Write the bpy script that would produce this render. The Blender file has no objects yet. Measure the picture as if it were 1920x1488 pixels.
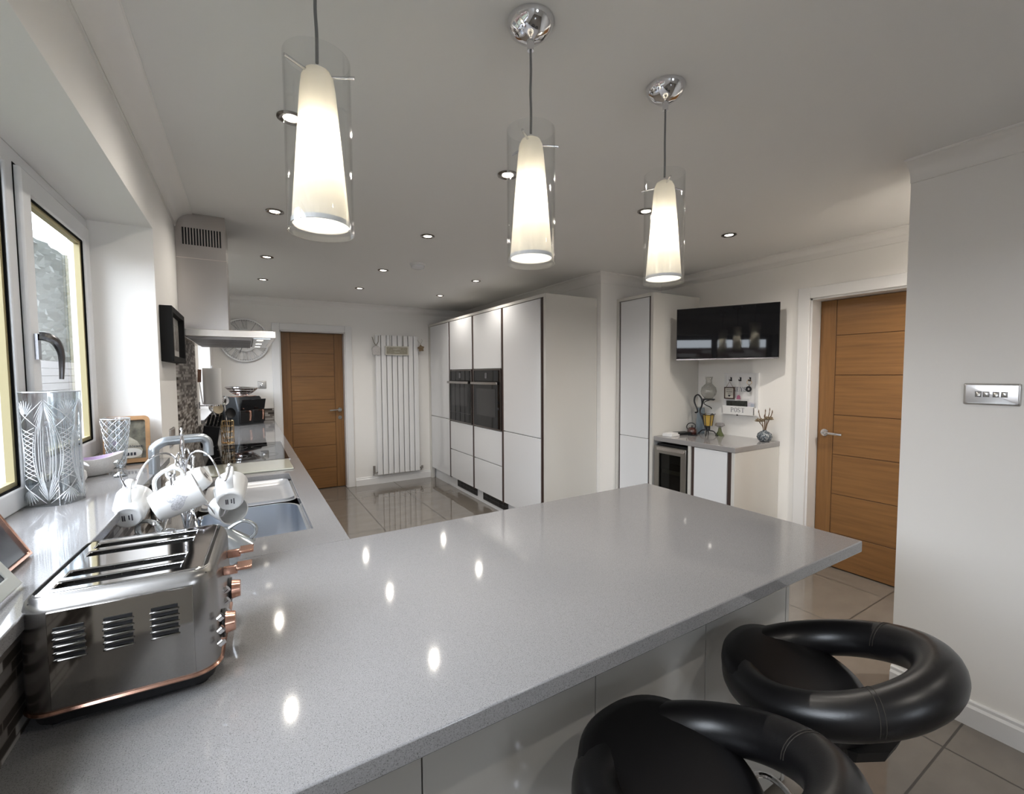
import bpy, bmesh, math, random
from mathutils import Vector, Matrix, Euler
R=math.radians; PI=math.pi
random.seed(7)
SC=bpy.context.scene; COL=SC.collection

# ------------------------------------------------------------------ camera, world, exposure, light
cam_d=bpy.data.cameras.new('camera'); cam=bpy.data.objects.new('camera',cam_d); COL.objects.link(cam)
_yaw,_pit,_rol=.5404,.0526,-.0056
_f=Vector((math.sin(_yaw)*math.cos(_pit),math.cos(_yaw)*math.cos(_pit),-math.sin(_pit)))
_r=Vector((math.cos(_yaw),-math.sin(_yaw),0)); _u=_r.cross(_f)
_r2=_r*math.cos(_rol)+_u*math.sin(_rol); _u2=-_r*math.sin(_rol)+_u*math.cos(_rol)
_m=Matrix((( _r2.x,_u2.x,-_f.x,.3491),(_r2.y,_u2.y,-_f.y,-1.4728),(_r2.z,_u2.z,-_f.z,1.4486),(0,0,0,1)))
cam.matrix_world=_m
cam_d.sensor_fit='HORIZONTAL'; cam_d.sensor_width=36; cam_d.lens=36*829.41/1920; cam_d.clip_start=.02; cam_d.clip_end=200
SC.camera=cam
SC.view_settings.view_transform='Standard'; SC.view_settings.look='None'
SC.view_settings.gamma=1; SC.view_settings.use_curve_mapping=False
SC.view_settings.exposure=0.64
try:
    SC.cycles.max_bounces=10; SC.cycles.diffuse_bounces=5; SC.cycles.glossy_bounces=5
    SC.cycles.transmission_bounces=10; SC.cycles.transparent_max_bounces=24
    SC.cycles.caustics_reflective=False; SC.cycles.caustics_refractive=False
    SC.cycles.use_denoising=True; SC.cycles.sample_clamp_indirect=6; SC.cycles.blur_glossy=.3
except Exception: pass
W=bpy.data.worlds.new('world'); SC.world=W; W.use_nodes=True
_nt=W.node_tree; _bg=_nt.nodes['Background']
_bg.inputs['Color'].default_value=(.84,.91,1.0,1); _bg.inputs['Strength'].default_value=11.0

def light(name,kind,loc,energy,col=(1,1,1),**k):
    d=bpy.data.lights.new(name,kind); d.energy=energy; d.color=col
    for a,b in k.items():
        if a not in('rot',): setattr(d,a,b)
    o=bpy.data.objects.new(name,d); COL.objects.link(o); o.location=loc
    if 'rot' in k: o.rotation_euler=k['rot']
    return o
def portal(name,loc,rot,sx,sy):
    o=light(name,'AREA',loc,1,shape='RECTANGLE',size=sx,size_y=sy,rot=rot); o.data.cycles.is_portal=True
    return o
portal('window_portal',(-.24,-.32,1.56),(0,R(-90),0),.9,2.3)
portal('window_portal',(-.24,3.33,1.56),(0,R(-90),0),.9,1.3)
portal('patio_portal',(.9,-4.22,1.62),(R(90),0,0),.6,.85)

# ------------------------------------------------------------------ helpers
WL={}
class MB:
    def __init__(s): s.v=[]; s.f=[]; s.mi=[]; s.cur=0
    def add(s,vs,fs,M=None):
        n=len(s.v)
        for p in vs:
            p=Vector(p)
            if M is not None: p=M@p
            s.v.append(p)
        for f in fs: s.f.append([i+n for i in f]); s.mi.append(s.cur)
        return s
    def box(s,x0,x1,y0,y1,z0,z1,M=None):
        vs=[(x0,y0,z0),(x1,y0,z0),(x1,y1,z0),(x0,y1,z0),(x0,y0,z1),(x1,y0,z1),(x1,y1,z1),(x0,y1,z1)]
        return s.add(vs,[(0,3,2,1),(4,5,6,7),(0,1,5,4),(1,2,6,5),(2,3,7,6),(3,0,4,7)],M)
    def cyl(s,p0,p1,r0,r1=None,n=24,cap=True):
        r1=r0 if r1 is None else r1
        p0=Vector(p0);p1=Vector(p1);d=(p1-p0).normalized()
        a=d.orthogonal().normalized();b=d.cross(a)
        vs=[];fs=[]
        for p,r in((p0,r0),(p1,r1)):
            for i in range(n):
                t=2*PI*i/n; vs.append(p+(a*math.cos(t)+b*math.sin(t))*r)
        for i in range(n): fs.append((i,(i+1)%n,n+(i+1)%n,n+i))
        if cap: fs.append(tuple(reversed(range(n)))); fs.append(tuple(range(n,2*n)))
        return s.add(vs,fs)
    def lathe(s,prof,c=(0,0,0),n=40,M=None,sx=1,sy=1):
        # prof: list of (r,z); r==0 -> pole
        vs=[];rings=[]
        for r,z in prof:
            if r<=1e-7: rings.append([len(vs)]); vs.append((c[0],c[1],c[2]+z))
            else:
                rings.append(list(range(len(vs),len(vs)+n)))
                for i in range(n):
                    t=2*PI*i/n; vs.append((c[0]+r*sx*math.cos(t),c[1]+r*sy*math.sin(t),c[2]+z))
        fs=[]
        for a,b in zip(rings,rings[1:]):
            for i in range(n):
                j=(i+1)%n
                if len(a)==1 and len(b)==1: continue
                if len(a)==1: fs.append((a[0],b[j],b[i]))
                elif len(b)==1: fs.append((a[i],a[j],b[0]))
                else: fs.append((a[i],a[j],b[j],b[i]))
        return s.add(vs,fs,M)
    def tube(s,path,r,n=10,closed=False,cap=True,M=None,sub=0):
        P=[Vector(p) for p in path]
        rad=list(r) if isinstance(r,(list,tuple)) else [r]*len(P)
        if sub:
            Q=[];RR=[];m=len(P)
            segs=m if closed else m-1
            for i in range(segs):
                p0=P[(i-1)%m] if closed or i>0 else P[0]; p1=P[i]; p2=P[(i+1)%m]; p3=P[(i+2)%m] if closed or i+2<m else P[-1]
                for k in range(sub):
                    t=k/sub
                    Q.append(.5*((2*p1)+(-p0+p2)*t+(2*p0-5*p1+4*p2-p3)*t*t+(-p0+3*p1-3*p2+p3)*t**3))
                    RR.append(rad[i]*(1-t)+rad[(i+1)%m]*t)
            if not closed: Q.append(P[-1]); RR.append(rad[-1])
            P=Q;rad=RR
        m=len(P); T=[]
        for i in range(m):
            if closed: d=P[(i+1)%m]-P[i-1]
            else: d=P[min(i+1,m-1)]-P[max(i-1,0)]
            T.append(d.normalized() if d.length>1e-9 else Vector((0,0,1)))
        a=T[0].orthogonal().normalized(); vs=[];fs=[]
        for i in range(m):
            if i: 
                q=T[i-1].rotation_difference(T[i]); a=(q@a).normalized()
            a=(a-T[i]*a.dot(T[i])).normalized(); b=T[i].cross(a)
            for k in range(n):
                t=2*PI*k/n; vs.append(P[i]+(a*math.cos(t)+b*math.sin(t))*rad[i])
        for i in range(m if closed else m-1):
            j=(i+1)%m
            for k in range(n): fs.append((i*n+k,i*n+(k+1)%n,j*n+(k+1)%n,j*n+k))
        if cap and not closed: fs.append(tuple(reversed(range(n)))); fs.append(tuple(range((m-1)*n,m*n)))
        return s.add(vs,fs,M)
    def prism(s,poly,z0,z1,M=None):
        n=len(poly)
        vs=[(x,y,z0) for x,y in poly]+[(x,y,z1) for x,y in poly]
        fs=[tuple(reversed(range(n))),tuple(range(n,2*n))]+[(i,(i+1)%n,n+(i+1)%n,n+i) for i in range(n)]
        return s.add(vs,fs,M)
    def grid3(s,xs,ys,zs,holes):
        # solid made of cells; holes = list of (x0,x1,y0,y1,z0,z1) left empty; shared verts, no inner faces
        nx,ny,nz=len(xs)-1,len(ys)-1,len(zs)-1
        def fil(i,j,k):
            if not(0<=i<nx and 0<=j<ny and 0<=k<nz): return False
            c=((xs[i]+xs[i+1])/2,(ys[j]+ys[j+1])/2,(zs[k]+zs[k+1])/2)
            for h in holes:
                if h[0]<c[0]<h[1] and h[2]<c[1]<h[3] and h[4]<c[2]<h[5]: return False
            return True
        idx={};vs=[];fs=[]
        def V(i,j,k):
            if (i,j,k) not in idx: idx[(i,j,k)]=len(vs); vs.append((xs[i],ys[j],zs[k]))
            return idx[(i,j,k)]
        for i in range(nx):
            for j in range(ny):
                for k in range(nz):
                    if not fil(i,j,k): continue
                    if not fil(i-1,j,k): fs.append((V(i,j,k),V(i,j,k+1),V(i,j+1,k+1),V(i,j+1,k)))
                    if not fil(i+1,j,k): fs.append((V(i+1,j,k),V(i+1,j+1,k),V(i+1,j+1,k+1),V(i+1,j,k+1)))
                    if not fil(i,j-1,k): fs.append((V(i,j,k),V(i+1,j,k),V(i+1,j,k+1),V(i,j,k+1)))
                    if not fil(i,j+1,k): fs.append((V(i,j+1,k),V(i,j+1,k+1),V(i+1,j+1,k+1),V(i+1,j+1,k)))
                    if not fil(i,j,k-1): fs.append((V(i,j,k),V(i,j+1,k),V(i+1,j+1,k),V(i+1,j,k)))
                    if not fil(i,j,k+1): fs.append((V(i,j,k+1),V(i+1,j,k+1),V(i+1,j+1,k+1),V(i,j+1,k+1)))
        return s.add(vs,fs)
    def text(s,txt,M,size=.02,ext=.0008,align='CENTER',squash=1):
        c=bpy.data.curves.new('t','FONT'); c.body=txt; c.size=size; c.extrude=ext; c.align_x=align; c.align_y='CENTER'; c.resolution_u=3
        o=bpy.data.objects.new('t',c); me=o.to_mesh()
        s.add([(v.co.x*squash,v.co.y,v.co.z) for v in me.vertices],[tuple(p.vertices) for p in me.polygons],M)
        o.to_mesh_clear(); bpy.data.objects.remove(o); bpy.data.curves.remove(c)
        return s
    def build(s,name,mats,parent=None,local=False,bevel=0,seg=2,smooth=True,ang=35,sub=0,origin=None,solid=0):
        if not isinstance(mats,(list,tuple)): mats=[mats]
        vs=s.v
        if parent is None and not local:
            xs=[p.x for p in vs];ys=[p.y for p in vs];zs=[p.z for p in vs]
            L=Vector(origin) if origin else Vector(((min(xs)+max(xs))/2,(min(ys)+max(ys))/2,min(zs)))
        elif parent is not None and not local: L=WL.get(parent.name,Vector((0,0,0)))
        else: L=Vector((0,0,0))
        me=bpy.data.meshes.new(name); me.from_pydata([tuple(p-L) for p in vs],[],s.f); me.validate()
        for m in mats: me.materials.append(m)
        if len(mats)>1 and len(me.polygons)==len(s.mi):
            for p,i in zip(me.polygons,s.mi): p.material_index=i
        bm=bmesh.new(); bm.from_mesh(me); bmesh.ops.recalc_face_normals(bm,faces=bm.faces); bm.to_mesh(me); bm.free()
        if smooth:
            for p in me.polygons: p.use_smooth=True
            me.set_sharp_from_angle(angle=R(ang))
        o=bpy.data.objects.new(name,me); COL.objects.link(o)
        if parent is None: o.location=L; WL[o.name]=L
        else: o.parent=parent; WL[o.name]=WL.get(parent.name,Vector((0,0,0)))
        if solid:
            m=o.modifiers.new('s','SOLIDIFY'); m.thickness=solid; m.offset=0
        if bevel:
            m=o.modifiers.new('b','BEVEL'); m.width=bevel; m.segments=seg; m.limit_method='ANGLE'; m.angle_limit=R(40); m.harden_normals=False
        if sub:
            m=o.modifiers.new('sd','SUBSURF'); m.levels=sub; m.render_levels=sub
        return o
def tag(o,label=None,cat=None,group=None,kind=None):
    if label: o['label']=label
    if cat: o['category']=cat
    if group: o['group']=group
    if kind: o['kind']=kind
    return o
def thing(name,label,cat,loc=(0,0,0),rot=(0,0,0),group=None):
    o=bpy.data.objects.new(name,None); COL.objects.link(o); o.location=loc; o.rotation_euler=rot
    o.empty_display_size=.05; WL[o.name]=Vector(loc)
    return tag(o,label,cat,group)
def struct(o,label=None): o['kind']='structure'; 
def copy_tree(o,parent=None):
    c=o.copy(); COL.objects.link(c)
    if parent: c.parent=parent
    for k in ('label',):
        if parent is None and k in c: del c[k]
    for ch in [x for x in o.children]: copy_tree(ch,c)
    return c
def Mx(loc,rot=(0,0,0),s=1):
    return Matrix.LocRotScale(Vector(loc),Euler(rot),Vector((s,s,s)))

# ------------------------------------------------------------------ materials
def N(nt,t,**k):
    n=nt.nodes.new(t)
    for a,b in k.items():
        if a.startswith('i_'): n.inputs[a[2:].replace('_',' ')].default_value=b
        else: setattr(n,a,b)
    return n
def pbr(name,col,rough=.5,metal=0,coat=0,spec=.5,emis=None,es=0,trans=0,ior=1.5,alpha=1,bump=0,bscale=200,bdist=.001,var=0,vscale=5,aniso=0,sheen=0):
    m=bpy.data.materials.new(name); m.use_nodes=True; nt=m.node_tree; b=nt.nodes['Principled BSDF']
    b.inputs['Base Color'].default_value=(*col,1); b.inputs['Roughness'].default_value=rough; b.inputs['Metallic'].default_value=metal
    b.inputs['Coat Weight'].default_value=coat; b.inputs['Coat Roughness'].default_value=.05; b.inputs['Specular IOR Level'].default_value=spec
    b.inputs['IOR'].default_value=ior; b.inputs['Transmission Weight'].default_value=trans; b.inputs['Alpha'].default_value=alpha
    b.inputs['Anisotropic'].default_value=aniso; b.inputs['Sheen Weight'].default_value=sheen
    if emis: b.inputs['Emission Color'].default_value=(*emis,1); b.inputs['Emission Strength'].default_value=es
    if var or bump:
        tc=N(nt,'ShaderNodeTexCoord')
    if var:
        n=N(nt,'ShaderNodeTexNoise',i_Scale=vscale,i_Detail=4.0); nt.links.new(tc.outputs['Object'],n.inputs['Vector'])
        mr=N(nt,'ShaderNodeMapRange'); mr.inputs['From Min'].default_value=.3; mr.inputs['From Max'].default_value=.7; mr.inputs['To Min'].default_value=1-var; mr.inputs['To Max'].default_value=1+var
        nt.links.new(n.outputs['Fac'],mr.inputs['Value'])
        mm=N(nt,'ShaderNodeVectorMath',operation='SCALE'); mm.inputs[0].default_value=col; nt.links.new(mr.outputs[0],mm.inputs['Scale']); nt.links.new(mm.outputs[0],b.inputs['Base Color'])
    if bump:
        n=N(nt,'ShaderNodeTexNoise',i_Scale=bscale,i_Detail=3.0); nt.links.new(tc.outputs['Object'],n.inputs['Vector'])
        bp=N(nt,'ShaderNodeBump',i_Strength=bump,i_Distance=bdist); nt.links.new(n.outputs['Fac'],bp.inputs['Height']); nt.links.new(bp.outputs[0],b.inputs['Normal'])
    return m
def ramp(nt,fac,stops):
    r=N(nt,'ShaderNodeValToRGB'); e=r.color_ramp.elements
    while len(e)<len(stops): e.new(.5)
    for q,(p,c) in zip(e,stops): q.position=p; q.color=(*c,1)
    nt.links.new(fac,r.inputs['Fac']); return r.outputs['Color']
def thin_glass(name,tint=(1,1,1),rough=0,refl=1.0,base=.0):
    m=bpy.data.materials.new(name); m.use_nodes=True; nt=m.node_tree; nt.nodes.clear()
    o=N(nt,'ShaderNodeOutputMaterial'); mx=N(nt,'ShaderNodeMixShader'); t=N(nt,'ShaderNodeBsdfTransparent'); g=N(nt,'ShaderNodeBsdfGlossy')
    t.inputs['Color'].default_value=(*tint,1); g.inputs['Roughness'].default_value=rough
    lw=N(nt,'ShaderNodeLayerWeight',i_Blend=.5); pw=N(nt,'ShaderNodeMath',operation='POWER'); pw.inputs[1].default_value=3.5; nt.links.new(lw.outputs['Facing'],pw.inputs[0])
    mt=N(nt,'ShaderNodeMath',operation='MULTIPLY_ADD'); mt.inputs[1].default_value=refl; mt.inputs[2].default_value=base; mt.use_clamp=True
    nt.links.new(pw.outputs[0],mt.inputs[0]); nt.links.new(mt.outputs[0],mx.inputs['Fac'])
    nt.links.new(t.outputs[0],mx.inputs[1]); nt.links.new(g.outputs[0],mx.inputs[2]); nt.links.new(mx.outputs[0],o.inputs['Surface'])
    return m
WALL=pbr('wall_paint',(.86,.845,.82),.55,bump=.25,bscale=260,bdist=.0008)
CEIL=pbr('ceiling_paint',(.80,.795,.78),.7,bump=.2,bscale=200,bdist=.0006)
TRIM=pbr('trim_gloss_white',(.78,.78,.78),.28)
UPVC=pbr('upvc_white',(.74,.75,.77),.25)
GASKET_SHADOW=pbr('black_gasket_shadow',(.006,.006,.006),.8,spec=.1)  # black strips paint the shadow lines between frame, sash and glass
CREAM=pbr('cream_bead',(.36,.31,.17),.6)
GLOSS=pbr('gloss_white_door',(.77,.785,.81),.05,coat=.5)
PANEL_SHADE=pbr('gloss_white_panel_shaded',(.56,.55,.52),.12,coat=.2)  # same gloss white as the doors, darkened for shade under the overhang
CARC=pbr('cabinet_side',(.62,.61,.58),.15)
RAIL=pbr('brown_rail',(.055,.035,.03),.35)
CHROME=pbr('chrome',(.75,.75,.77),.06,metal=1)
NICKEL=pbr('brushed_nickel',(.62,.61,.6),.28,metal=1)
STEEL=pbr('brushed_steel',(.50,.47,.45),.26,metal=1,bump=.1,bscale=300,aniso=.5)
STEELD=pbr('dark_polished_steel',(.42,.41,.40),.10,metal=1)
SINKM=pbr('sink_steel',(.66,.70,.76),.28,metal=1)
COPPER=pbr('rose_gold',(.72,.42,.32),.18,metal=1)
BRASS=pbr('gold_wire',(.75,.52,.25),.22,metal=1)
BLACK=pbr('black_plastic',(.010,.010,.011),.45,spec=.3)
MATTB=pbr('matt_black',(.008,.008,.008),.7,spec=.2)
BLACKG=pbr('black_glass',(.004,.004,.005),.03,spec=.28)
IRON=pbr('black_iron',(.01,.011,.014),.4)
PORC=pbr('white_porcelain',(.78,.78,.77),.12,coat=.4)
LUSTRE=pbr('grey_lustre',(.45,.47,.48),.15,metal=.7)
MARK=pbr('ink_mark',(.02,.02,.03),.5)
HEARTM=pbr('grey_heart_print',(.50,.50,.52),.3,var=.35,vscale=300)
GREYTXT=pbr('grey_lettering',(.12,.13,.17),.5)
PAPER=pbr('paper_white',(.72,.72,.72),.7)
CORD=pbr('cord_grey',(.20,.20,.20),.4)
LEATH=pbr('black_leather',(.006,.0055,.006),.34,bump=.25,bscale=350,bdist=.0006,spec=.5)
STITCH=pbr('stitch',(.03,.025,.02),.6)
GLASSW=thin_glass('window_glass',(.93,.93,.93),refl=.8,base=.03)
GLASST=thin_glass('clear_glass',(.985,.99,.99),refl=.6,base=.045)
def crystal(name):
    m=bpy.data.materials.new(name); m.use_nodes=True; nt=m.node_tree; nt.nodes.clear()
    o=N(nt,'ShaderNodeOutputMaterial'); mx=N(nt,'ShaderNodeMixShader'); mx.inputs[0].default_value=.35
    g=N(nt,'ShaderNodeBsdfGlass',i_Roughness=.0,i_IOR=1.5); g.inputs['Color'].default_value=(.97,.985,1,1)
    gg=N(nt,'ShaderNodeBsdfTransparent'); mx2=N(nt,'ShaderNodeMixShader'); mx2.inputs[0].default_value=.3
    gl=N(nt,'ShaderNodeBsdfGlossy',i_Roughness=.05); nt.links.new(gg.outputs[0],mx2.inputs[1]); nt.links.new(gl.outputs[0],mx2.inputs[2])
    nt.links.new(g.outputs[0],mx.inputs[1]); nt.links.new(mx2.outputs[0],mx.inputs[2]); nt.links.new(mx.outputs[0],o.inputs[0])
    return m
CRYSTAL=crystal('cut_crystal')
def quartz(name,base,dark,rough=.1):
    m=pbr(name,base,rough,coat=.15); nt=m.node_tree; b=nt.nodes['Principled BSDF']
    tc=N(nt,'ShaderNodeTexCoord'); geo=N(nt,'ShaderNodeNewGeometry')
    n=N(nt,'ShaderNodeTexNoise',i_Scale=640.0,i_Detail=2.0); nt.links.new(geo.outputs['Position'],n.inputs['Vector'])
    c=ramp(nt,n.outputs['Fac'],[(.30,dark),(.43,base),(.58,base),(.72,tuple(min(1,x*1.25) for x in base))])
    nt.links.new(c,b.inputs['Base Color']); return m
QUARTZ=quartz('grey_quartz',(.265,.26,.262),(.115,.113,.113),.06)
def tiles():
    m=pbr('floor_tiles',(.3,.27,.25),.04,coat=.4); nt=m.node_tree; b=nt.nodes['Principled BSDF']
    geo=N(nt,'ShaderNodeNewGeometry'); mp=N(nt,'ShaderNodeMapping'); mp.inputs['Location'].default_value=(-1.413,-3.275,0)
    nt.links.new(geo.outputs['Position'],mp.inputs['Vector'])
    br=N(nt,'ShaderNodeTexBrick',offset=0.0,squash=1.0); br.inputs['Scale'].default_value=1; br.inputs['Brick Width'].default_value=.6; br.inputs['Row Height'].default_value=.6
    br.inputs['Mortar Size'].default_value=.004; br.inputs['Mortar Smooth'].default_value=.1
    n=N(nt,'ShaderNodeTexNoise',i_Scale=6.0,i_Detail=8.0); mp2=N(nt,'ShaderNodeMapping'); mp2.inputs['Scale'].default_value=(1,1.6,1); nt.links.new(geo.outputs['Position'],mp2.inputs[0]); nt.links.new(mp2.outputs[0],n.inputs[0])
    c=ramp(nt,n.outputs['Fac'],[(.3,(.175,.155,.135)),(.7,(.20,.178,.155))]); nt.links.new(c,br.inputs['Color1']); nt.links.new(c,br.inputs['Color2']); br.inputs['Mortar'].default_value=(.06,.052,.045,1)
    nt.links.new(mp.outputs[0],br.inputs['Vector']); nt.links.new(br.outputs['Color'],b.inputs['Base Color'])
    mr=N(nt,'ShaderNodeMath',operation='MULTIPLY_ADD'); mr.inputs[1].default_value=.5; mr.inputs[2].default_value=.025; nt.links.new(br.outputs['Fac'],mr.inputs[0]); nt.links.new(mr.outputs[0],b.inputs['Roughness'])
    return m
FLOOR=tiles()
def oak(name,horizontal=True):
    m=pbr(name,(.3,.15,.05),.38); nt=m.node_tree; b=nt.nodes['Principled BSDF']
    geo=N(nt,'ShaderNodeNewGeometry'); mp=N(nt,'ShaderNodeMapping'); mp.inputs['Scale'].default_value=(1.2,1.2,28) if horizontal else (28,28,1.2)
    nt.links.new(geo.outputs['Position'],mp.inputs[0])
    n=N(nt,'ShaderNodeTexNoise',i_Scale=2.2,i_Detail=9.0,i_Roughness=.62); nt.links.new(mp.outputs[0],n.inputs[0])
    c=ramp(nt,n.outputs['Fac'],[(.25,(.15,.070,.022)),(.5,(.205,.098,.030)),(.75,(.245,.120,.038))]); nt.links.new(c,b.inputs['Base Color'])
    return m
OAKH=oak('oak_horizontal'); OAKV=oak('oak_vertical',False)
def mosaic(name,axis,bw=.06,rh=.016,c1=(.045,.036,.03),c2=(.42,.40,.38)):
    m=pbr(name,(.3,.3,.3),.45,spec=.3); nt=m.node_tree; b=nt.nodes['Principled BSDF']
    geo=N(nt,'ShaderNodeNewGeometry'); sp=N(nt,'ShaderNodeSeparateXYZ'); cb=N(nt,'ShaderNodeCombineXYZ')
    nt.links.new(geo.outputs['Position'],sp.inputs[0]); nt.links.new(sp.outputs[axis],cb.inputs['X']); nt.links.new(sp.outputs['Z'],cb.inputs['Y'])
    br=N(nt,'ShaderNodeTexBrick',offset=.37,offset_frequency=3,squash=1.6,squash_frequency=2); br.inputs['Scale'].default_value=1; br.inputs['Brick Width'].default_value=bw; br.inputs['Row Height'].default_value=rh
    br.inputs['Mortar Size'].default_value=.0012; br.inputs['Color1'].default_value=(0,0,0,1); br.inputs['Color2'].default_value=(1,1,1,1); br.inputs['Mortar'].default_value=(.45,.45,.45,1)
    nt.links.new(cb.outputs[0],br.inputs['Vector'])
    c=ramp(nt,br.outputs['Color'],[(0,c1),(.30,c1),(.34,(.16,.14,.125)),(.55,(.2,.18,.165)),(.6,c2),(1,(.62,.62,.62))])
    c.node.color_ramp.interpolation='CONSTANT'
    nt.links.new(c,b.inputs['Base Color']); return m
MOS=mosaic('mosaic_tile_linear','Y'); MOSX=mosaic('mosaic_tile_linear_far','X',.12,.022)

# ------------------------------------------------------------------ shell
ZC=2.343; XL=.04; YF=4.442; XN=2.8526; YN=-.68; XTV=3.911; XO=3.115; YC=1.569; YB=-4.2; CW=.082
struct(MB().box(-.3,4.3,-4.5,4.9,-.12,0).build('floor',FLOOR,smooth=False))
struct(MB().box(-.3,4.3,-4.5,4.9,ZC,ZC+.12).build('ceiling',CEIL,smooth=False))
W1=(-1.5,.86,1.08,2.05); W2=(2.66,4.0,1.08,2.05)
struct(MB().grid3([-.209,XL],[YB,W1[0],W1[1],W2[0],W2[1],YF+.25],[0,W1[2],W1[3],ZC],[(-1,1,W1[0],W1[1],W1[2],W1[3]),(-1,1,W2[0],W2[1],W2[2],W2[3])]).build('wall_left',WALL,smooth=False))
D1=(.694,1.44,1.985)
struct(MB().grid3([XL,D1[0],D1[1],XO+.2],[YF,YF+.25],[0,D1[2],ZC],[(D1[0],D1[1],0,9,0,D1[2])]).build('wall_back',WALL,smooth=False))
struct(MB().box(XO,XO+.2,YC,YF,0,ZC).build('wall_cabinets',WALL,smooth=False))
struct(MB().box(XO+.2,XTV+.2,YC,YC+.2,0,ZC).build('wall_recess',WALL,smooth=False))
D2=(-.54,.2084,1.99)
struct(MB().grid3([XTV,XTV+.2],[-2.4,D2[0],D2[1],YC],[0,D2[2],ZC],[(0,9,D2[0],D2[1],0,D2[2])]).build('wall_television',WALL,smooth=False))
struct(MB().box(XN,XN+.15,YB,YN,0,ZC).build('wall_right',WALL,smooth=False))
struct(MB().box(XN+.15,XTV+.2,-2.6,-2.4,0,ZC).build('wall_hall',WALL,smooth=False))
struct(MB().grid3([XL-.28,.6,1.2,XN+.15],[YB-.2,YB],[0,1.2,2.05,ZC],[(.6,1.2,-9,0,1.2,2.05)]).build('wall_front',WALL,smooth=False))
struct(MB().box(D1[0]-.1,D1[1]+.1,YF+.252,YF+.30,0,2.2).build('light_block_back',WALL,smooth=False))  # unseen backing added to block light leaking round the far door
struct(MB().box(XTV+.202,XTV+.25,D2[0]-.1,D2[1]+.1,0,2.2).build('light_block_television',WALL,smooth=False))  # second added light blocker, out of view behind the other door
# small window behind the camera
pd=MB()
pd.grid3([.6,.66,1.14,1.2],[YB-.14,YB-.07],[1.2,1.26,1.99,2.05],[(.66,1.14,-9,0,1.26,1.99)])
o=pd.build('window_3',UPVC,bevel=.004); struct(o)
MB().box(.66,1.14,YB-.11,YB-.10,1.26,1.99).build('pane',GLASSW,o,smooth=False)
# coving
def cove_prof():
    P=[(0,0),(0,-CW),(.006,-CW),(.006,-CW+.006)]
    for i in range(0,9):
        t=R(180-90*i/8); P.append((CW-.004+ (CW-.012)*math.cos(t), -(CW-.004)+(CW-.012)*math.sin(t)))
    P+= [(CW-.004,-.006),(CW,-.006),(CW,0)]
    return P
def cove(name,a,b,inward,ext=(0,0)):
    # runs from a to b (xy), profile offset grows along inward (xy)
    a=Vector((*a,ZC));b=Vector((*b,ZC));d=(b-a).normalized();n=Vector((*inward,0))
    m=MB();pr=cove_prof();k=len(pr);vs=[]
    for p,e in((a,ext[0]),(b,ext[1])):
        for u,z in pr: vs.append(p+n*u+d*(e*u)+Vector((0,0,z)))
    m.add(vs,[tuple(range(k)),tuple(range(k,2*k))]+[(i,(i+1)%k,k+(i+1)%k,k+i) for i in range(k)])
    o=m.build(name,TRIMC,ang=50); struct(o)
TRIMC=pbr('coving_paint',(.86,.845,.82),.6)
cove('trim_1',(XL,YB),(XL,YF),(1,0),(1,-1))
cove('trim_2',(XL,YF),(XO,YF),(0,-1),(1,-1))
cove('trim_3',(XO,YF),(XO,YC),(-1,0),(1,1))
cove('trim_4',(XO,YC),(XTV,YC),(0,-1),(-1,-1))
cove('trim_5',(XTV,YC),(XTV,-2.4),(-1,0),(1,-1))
cove('trim_6',(XN,YN),(XN,YB),(-1,0),(0,-1))
cove('trim_7',(XL,YB),(XN,YB),(0,1),(1,-1))
# baseboards
def board(name,x0,x1,y0,y1,h=.105):
    o=MB().box(x0,x1,y0,y1,0,h-.02).build(name,TRIM,bevel=.003); struct(o)
    dx=.006 if abs(x1-x0)<.03 else 0; dy=.006 if abs(y1-y0)<.03 else 0
    return o
def base_y(name,x,y0,y1,s):  # board on an x=const wall, sticking out along s
    m=MB(); pr=[(0,0),(.018,0),(.018,.078),(.010,.088),(.010,.100),(.006,.105),(0,.105)]
    M=Matrix(((s,0,0,x),(0,0,1,0),(0,1,0,0),(0,0,0,1)))
    m.prism(pr,y0,y1,M); struct(m.build(name,TRIM))
def base_x(name,y,x0,x1,s):
    m=MB(); pr=[(0,0),(.018,0),(.018,.078),(.010,.088),(.010,.100),(.006,.105),(0,.105)]
    M=Matrix(((0,0,1,0),(s,0,0,y),(0,1,0,0),(0,0,0,1)))
    m.prism(pr,x0,x1,M); struct(m.build(name,TRIM))
base_x('baseboard_back',YF,1.53,2.60,-1)
base_y('baseboard_right',XN,YB,YN,-1)
base_y('baseboard_television',XTV,.295,.395,-1)
base_y('baseboard_left',XL,YB,-.92,1)

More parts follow.
